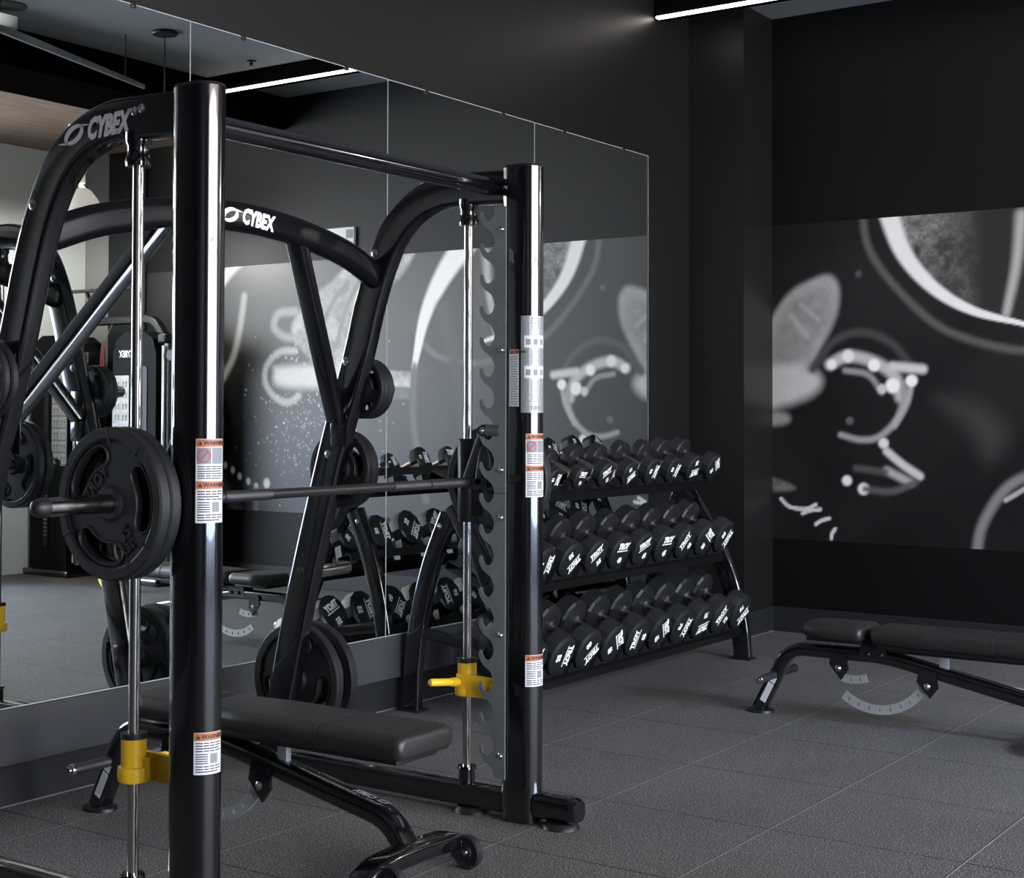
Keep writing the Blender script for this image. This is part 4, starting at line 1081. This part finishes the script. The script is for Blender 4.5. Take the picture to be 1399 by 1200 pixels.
def pendant(loc, cord_top, label, mt='lampwhite', small=False):
    x, y, z = loc
    t = thing('pendant_lamp', label, 'lamp', (x, y, z))
    s = B(); cyl(s, (x, y, z+(0.12 if small else 0.50)), (x, y, cord_top-0.01), 0.004, 8); obj('cord', s, 'satin' if small else 'lampwhite', t)
    s = B(); lathe(s, [(0, 0), (0.085, 0), (0.09, -0.012), (0.08, -0.022), (0, -0.024)], 28, (x, y, cord_top-0.0005)); obj('canopy', s, 'satin' if small else 'lampwhite', t)
    if small:
        s = B(); lathe(s, [(0, 0.12), (0.02, 0.12), (0.03, 0.10), (0.03, 0), (0, 0)], 20, (x, y, z)); obj('lamp_socket', s, 'satin', t)
        return
    s = B(); lathe(s, [(0, 0.50), (0.012, 0.50), (0.045, 0.485), (0.052, 0.36), (0.046, 0.355), (0, 0.355)], 24, (x, y, z)); obj('socket_housing', s, mt, t)
    s = B(); lathe(s, [(0.060, 0.315), (0.095, 0.30), (0.150, 0.23), (0.195, 0.13), (0.218, 0.02), (0.222, 0.0), (0.214, 0.0), (0.19, 0.125), (0.145, 0.222), (0.09, 0.29), (0.060, 0.305)], 36, (x, y, z), closed=True); obj('lamp_shade', s, mt, t)
    s = B(); lathe(s, [(0, 0.355), (0.03, 0.35), (0.05, 0.32), (0.055, 0.30), (0.055, 0.285), (0, 0.28)], 20, (x, y, z)); obj('glowing_bulb', s, 'bulb', t)
    s = B(); sweep(s, catmull([(x-0.03, y-0.045, z+0.42), (x-0.05, y-0.06, z+0.36), (x-0.075, y-0.07, z+0.30)], 4), circ(0.007, 8), up=(0, 0, 1)); obj('bracket_clip', s, 'copper', t)
pendant((0.80, 8.0, 2.92), 3.75, 'white enamel dome pendant lamp glowing at its neck, seen in the mirror')
pendant((-1.25, 7.03, 3.45), HC, 'small dark ceiling pendant on a thin cord from a round black canopy', 'satin', True)
s = B(); lathe(s, [(0, 0), (0.035, 0), (0.035, -0.008), (0.012, -0.012), (0.012, -0.035), (0.025, -0.040), (0, -0.042)], 16, (-1.15, 7.97, HC-0.0005)); tag(obj('sprinkler_head', s, 'satin'), 'small ceiling sprinkler head near the light strip', 'sprinkler')
s = B(); lathe(s, [(0, -0.01), (0.10, -0.01), (0.12, -0.004), (0.12, 0), (0, 0)], 28, (-0.92, 6.0, HC-0.0005)); tag(obj('recessed_downlight', s, 'satin'), 'round black recessed downlight seen in the top left of the mirror', 'ceiling light')

# thermostat and socket on the mural wall
t = thing('control_panel', 'pale wall control panel with a small screen above the mural', 'control panel', (-1.09, YB, 2.735))
s = B(); box(s, -1.24, -0.94, YB-0.03, YB, 2.735, 2.89, bevel=0.006); obj('panel_case', s, 'lightwall', t)
s = B(); box(s, -1.23, -1.16, YB-0.033, YB-0.0295, 2.80, 2.87, bevel=0.002, seg=1); obj('screen', s, 'greyink', t)
for i in range(3):
    s = B(); lathe(s, [(0, 0.003), (0.008, 0.002), (0.009, 0), (0, 0)], 12, (-1.215+i*0.02, YB-0.030, 2.765), (0, -1, 0)); obj('button', s, 'label', t)
t = thing('power_outlet', 'small white power outlet below the mural, seen in the mirror', 'outlet', (-1.10, YB, 0.5))
s = B(); box(s, -1.14, -1.06, YB-0.008, YB-0.001, 0.49, 0.58, bevel=0.003); obj('cover_plate', s, 'label', t)
s = B(); box(s, -1.115, -1.085, YB-0.0095, YB-0.0075, 0.515, 0.555, bevel=0.001, seg=1); obj('socket', s, 'greyink', t)

# ------------------------------------------------------------------ cable machine by the far right of the mural wall
cm = thing('cable_machine', 'tall black dual-tower cable machine with weight stacks, seen in the mirror', 'gym machine', (1.1, 8.65, 0))
for (xa, xb, logo) in ((0.30, 0.88, True), (1.40, 1.94, False)):
    xc = (xa+xb)/2; y0_, y1_ = 8.44, 8.84
    s = B(); prof = [(xa+0.06, 0.06), (xb, 0.06), (xb, 1.90), (xb-0.04, 2.02), (xb-0.14, 2.08), (xa+0.20, 2.08), (xa+0.10, 2.02), (xa+0.06, 1.90)]
    plate_shape(s, prof, [], y1_-y0_, Matrix(((1, 0, 0, 0), (0, 0, 1, y0_), (0, 1, 0, 0), (0, 0, 0, 1))))
    sh = obj('stack_shroud', s, 'shroud', cm, smooth=20)
    if logo:
        s = B(); f = lambda u, v, w: Vector((0.70+u, y0_-0.001-w, 1.90+v))
        add_text(s, 'CYBEX', f, 0.06, 0.035, 0.3, 0.0008, 0.72, at=(0.02, 0)); swirl(s, lambda u, v, w: f(u-0.12, v, w), 0.062)
        obj('maker_logo', s, 'white', sh, smooth=0)
    # slot showing the stack
    s = B(); sx0 = xa+0.16 if logo else xa+0.30
    pf = rrect(0.06, 1.55, 0.028, 5); plate_shape(s, [(sx0+a+0.03, 1.02+c) for a, c in pf], [], 0.006, Matrix(((1, 0, 0, 0), (0, 0, 1, y0_-0.007), (0, 1, 0, 0), (0, 0, 0, 1)))); obj('stack_window', s, 'satin', sh)
    for i in range(15):
        s = B(); box(s, sx0+0.008, sx0+0.052, y0_-0.010, y0_-0.006, 0.34+i*0.034, 0.352+i*0.034); obj('weight_stack_plate', s, 'greyink', sh, smooth=0)
    # instruction placard
    px0 = xb-0.20 if logo else xa+0.06
    s = B(); z0_, z1_ = (0.95, 1.72) if logo else (0.95, 1.82)
    box(s, px0, px0+0.20, y0_-0.004, y0_-0.001, z0_, z1_); pl = obj('instruction_placard', s, 'midwall' if False else 'silverlabel', cm, smooth=0)
    s = B(); s2 = B(); f = lambda u, v, w: Vector((u, y0_-0.004-w, v))
    n = 8
    for i in range(n):
        zz = z0_+0.02+i*(z1_-z0_-0.03)/n; hh = (z1_-z0_-0.03)/n-0.018
        for j in range(2):
            uu = px0+0.012+j*0.092; quad(s, f, uu, uu+0.085, zz, zz+hh, 0.001)
            for k_ in range(2):
                u2 = uu+0.016+k_*0.036
                quad(s2, f, u2, u2+0.006, zz+hh*0.3, zz+hh*0.75, 0.002); quad(s2, f, u2-0.006, u2+0.012, zz+hh*0.52, zz+hh*0.60, 0.002)
                quad(s2, f, u2-0.005, u2-0.001, zz+hh*0.08, zz+hh*0.32, 0.002); quad(s2, f, u2+0.007, u2+0.011, zz+hh*0.08, zz+hh*0.32, 0.002)
    obj('pictogram_panel', s, 'label', pl, smooth=0); obj('pictogram_figure', s2, 'ink', pl, smooth=0)
    # chrome pulley column with carriage
    cx = xa-0.0
    s = B(); sweep(s, [(cx, 8.52, 0.10), (cx, 8.52, 1.98)], rrect(0.05, 0.05, 0.006), up=(1, 0, 0)); col = obj('pulley_column', s, 'railgrey', cm)
    s = B(); cyl(s, (cx+0.012, 8.475, 0.12), (cx+0.012, 8.475, 1.96), 0.012, 12); obj('guide_tube', s, 'chrome', col)
    for i in range(14):
        s = B(); lathe(s, [(0, 0.002), (0.006, 0.001), (0.006, 0), (0, 0)], 8, (cx-0.012, 8.4945, 0.35+i*0.11), (0, -1, 0)); obj('index_hole', s, 'ink', col)
    s = B(); box(s, cx-0.05, cx+0.05, 8.44, 8.57, 1.98, 2.06, bevel=0.02, seg=3); obj('column_cap', s, 'cast', cm)
    s = B(); box(s, cx-0.16, cx-0.02, 8.48, 8.56, 1.83, 1.93, bevel=0.006); pb = obj('pulley_bracket', s, 'satin', cm)
    s = B(); lathe(s, [(0, -0.01), (0.04, -0.01), (0.03, 0), (0.04, 0.01), (0, 0.01)], 20, (cx-0.09, 8.46, 1.88), (0, 1, 0)); obj('pulley_wheel', s, 'satin', pb)
    s = B(); box(s, cx-0.055, cx+0.055, 8.41, 8.59, 0.62, 0.74, bevel=0.01); cg = obj('pulley_carriage', s, 'satin', cm)
    s = B(); lathe(s, [(0, 0.05), (0.014, 0.048), (0.018, 0.03), (0.010, 0.0), (0, 0)], 14, (cx, 8.41, 0.70), (0, -1, 0)); obj('yellow_pull_pin', s, 'yellow', cg, label='yellow pull pin')
    s = B(); box(s, xa-0.05, xb, 8.36, 8.90, 0.0, 0.06, bevel=0.01); obj('base_foot', s, 'gloss', cm)
s = B(); sweep(s, fillet([(0.50, 8.66, 2.06), (0.62, 8.66, 2.20), (1.70, 8.66, 2.20), (1.80, 8.66, 2.06)], 0.12), rrect(0.07, 0.08, 0.015), up=(0, 1, 0)); obj('top_beam', s, 'satin', cm)
for x_ in (0.72, 1.3, 1.62):
    s = B(); sweep(s, [(x_, 8.64, 2.22), (x_+0.05, 8.54, 2.46)], circ(0.017, 10), up=(1, 0, 0)); obj('bar_upright', s, 'gloss', cm)
s = B(); cyl(s, (0.66, 8.54, 2.46), (1.70, 8.54, 2.46), 0.017, 14); obj('pull_up_bar', s, 'gloss', cm)
t = thing('tricep_rope', 'dark red knotted rope handle hanging on the cable machine', 'rope', (1.08, 8.5, 1.6))
s = B(); sweep(s, catmull([(1.06, 8.5, 1.66), (1.065, 8.5, 1.86), (1.08, 8.5, 1.98), (1.095, 8.5, 1.86), (1.10, 8.5, 1.66)], 5), circ(0.013, 8), up=(0, 1, 0)); obj('rope', s, 'rope', t)
for x_ in (1.06, 1.10):
    s = B(); lathe(s, [(0, 0), (0.022, 0.005), (0.022, 0.04), (0.012, 0.05), (0, 0.05)], 12, (x_, 8.5, 1.62)); obj('rubber_stop', s, 'rubber', t)
s = B(); cyl(s, (1.08, 8.5, 1.98), (1.08, 8.6, 2.165), 0.004, 6); obj('steel_cable', s, 'steel', t)

# castored stand foot and yellow ball at the foot of the mural wall
t = thing('exercise_mask_ring', 'yellow and black moulded hand grip pad on the floor by the mural wall', 'hand grip', (0.32, 8.3, 0))
t.name = 'hand_grip'; ORG[t.name] = Vector((0.32, 8.3, 0))
s = B(); pr = [(0.11*math.cos(a)*(1+0.12*math.cos(3*a)), 0.10+0.09*math.sin(a)) for a in [2*PI*i/28 for i in range(28)]]
hs = [[(cx_+0.028*math.cos(2*PI*i/12), 0.115+0.020*math.sin(2*PI*i/12)) for i in range(12)] for cx_ in (-0.045, 0.045)]+[[(0.03*math.cos(2*PI*i/12), 0.055+0.014*math.sin(2*PI*i/12)) for i in range(12)]]
plate_shape(s, pr, hs, 0.035, Matrix(((1, 0, 0, 0.32), (0, 0, 1, 7.93), (0, 1, 0, -0.008), (0, 0, 0, 1)))); obj('grip_body', s, 'limegreen', t, smooth=30)

# ------------------------------------------------------------------ lights
def area(name, loc, rot, sx_, sy_, power, col=(1, 1, 1)):
    l = bpy.data.lights.new(name, 'AREA'); l.shape = 'RECTANGLE'; l.size = sx_; l.size_y = sy_; l.energy = power; l.color = col
    o = bpy.data.objects.new(name, l); C.objects.link(o); o.location = loc; o.rotation_euler = rot
    return o
def spot(name, loc, target, power, ang, col, rad=0.05, blend=1.0):
    l = bpy.data.lights.new(name, 'SPOT'); l.energy = power; l.spot_size = math.radians(ang); l.spot_blend = blend; l.color = col; l.shadow_soft_size = rad
    o = bpy.data.objects.new(name, l); C.objects.link(o); o.location = loc
    o.rotation_euler = (Vector(target)-Vector(loc)).to_track_quat('-Z', 'Y').to_euler(); return o
spot('mirror_floor_fill', (4.2, 5.6, 3.4), (0.2, 6.7, 0), 1700, 58, (0.52, 0.76, 1.0), 0.25)  # added cool fill spot, brightens the floor that the mirrors reflect
spot('mural_fill_spot', (-1.6, 5.2, 3.95), (-2.6, 9.0, 1.5), 120, 80, (1.0, 0.97, 0.94), 0.06)  # added fill spot without a fixture, brightens the mural wall
pl_ = bpy.data.lights.new('pendant_glow', 'POINT'); pl_.energy = 75; pl_.color = (1.0, 0.96, 0.91); pl_.shadow_soft_size = 0.06
po = bpy.data.objects.new('pendant_glow', pl_); C.objects.link(po); po.location = (0.80, 8.0, 2.90)
w = bpy.data.worlds.new('world'); bpy.context.scene.world = w; w.use_nodes = True
w.node_tree.nodes['Background'].inputs[0].default_value = (0.5, 0.5, 0.5, 1)
w.node_tree.nodes['Background'].inputs[1].default_value = 0.03
sc = bpy.context.scene
sc.view_settings.view_transform = 'Standard'
sc.view_settings.look = 'None'
sc.view_settings.exposure = 0.0
sc.cycles.max_bounces = 8
sc.cycles.glossy_bounces = 6
sc.cycles.sample_clamp_indirect = 6
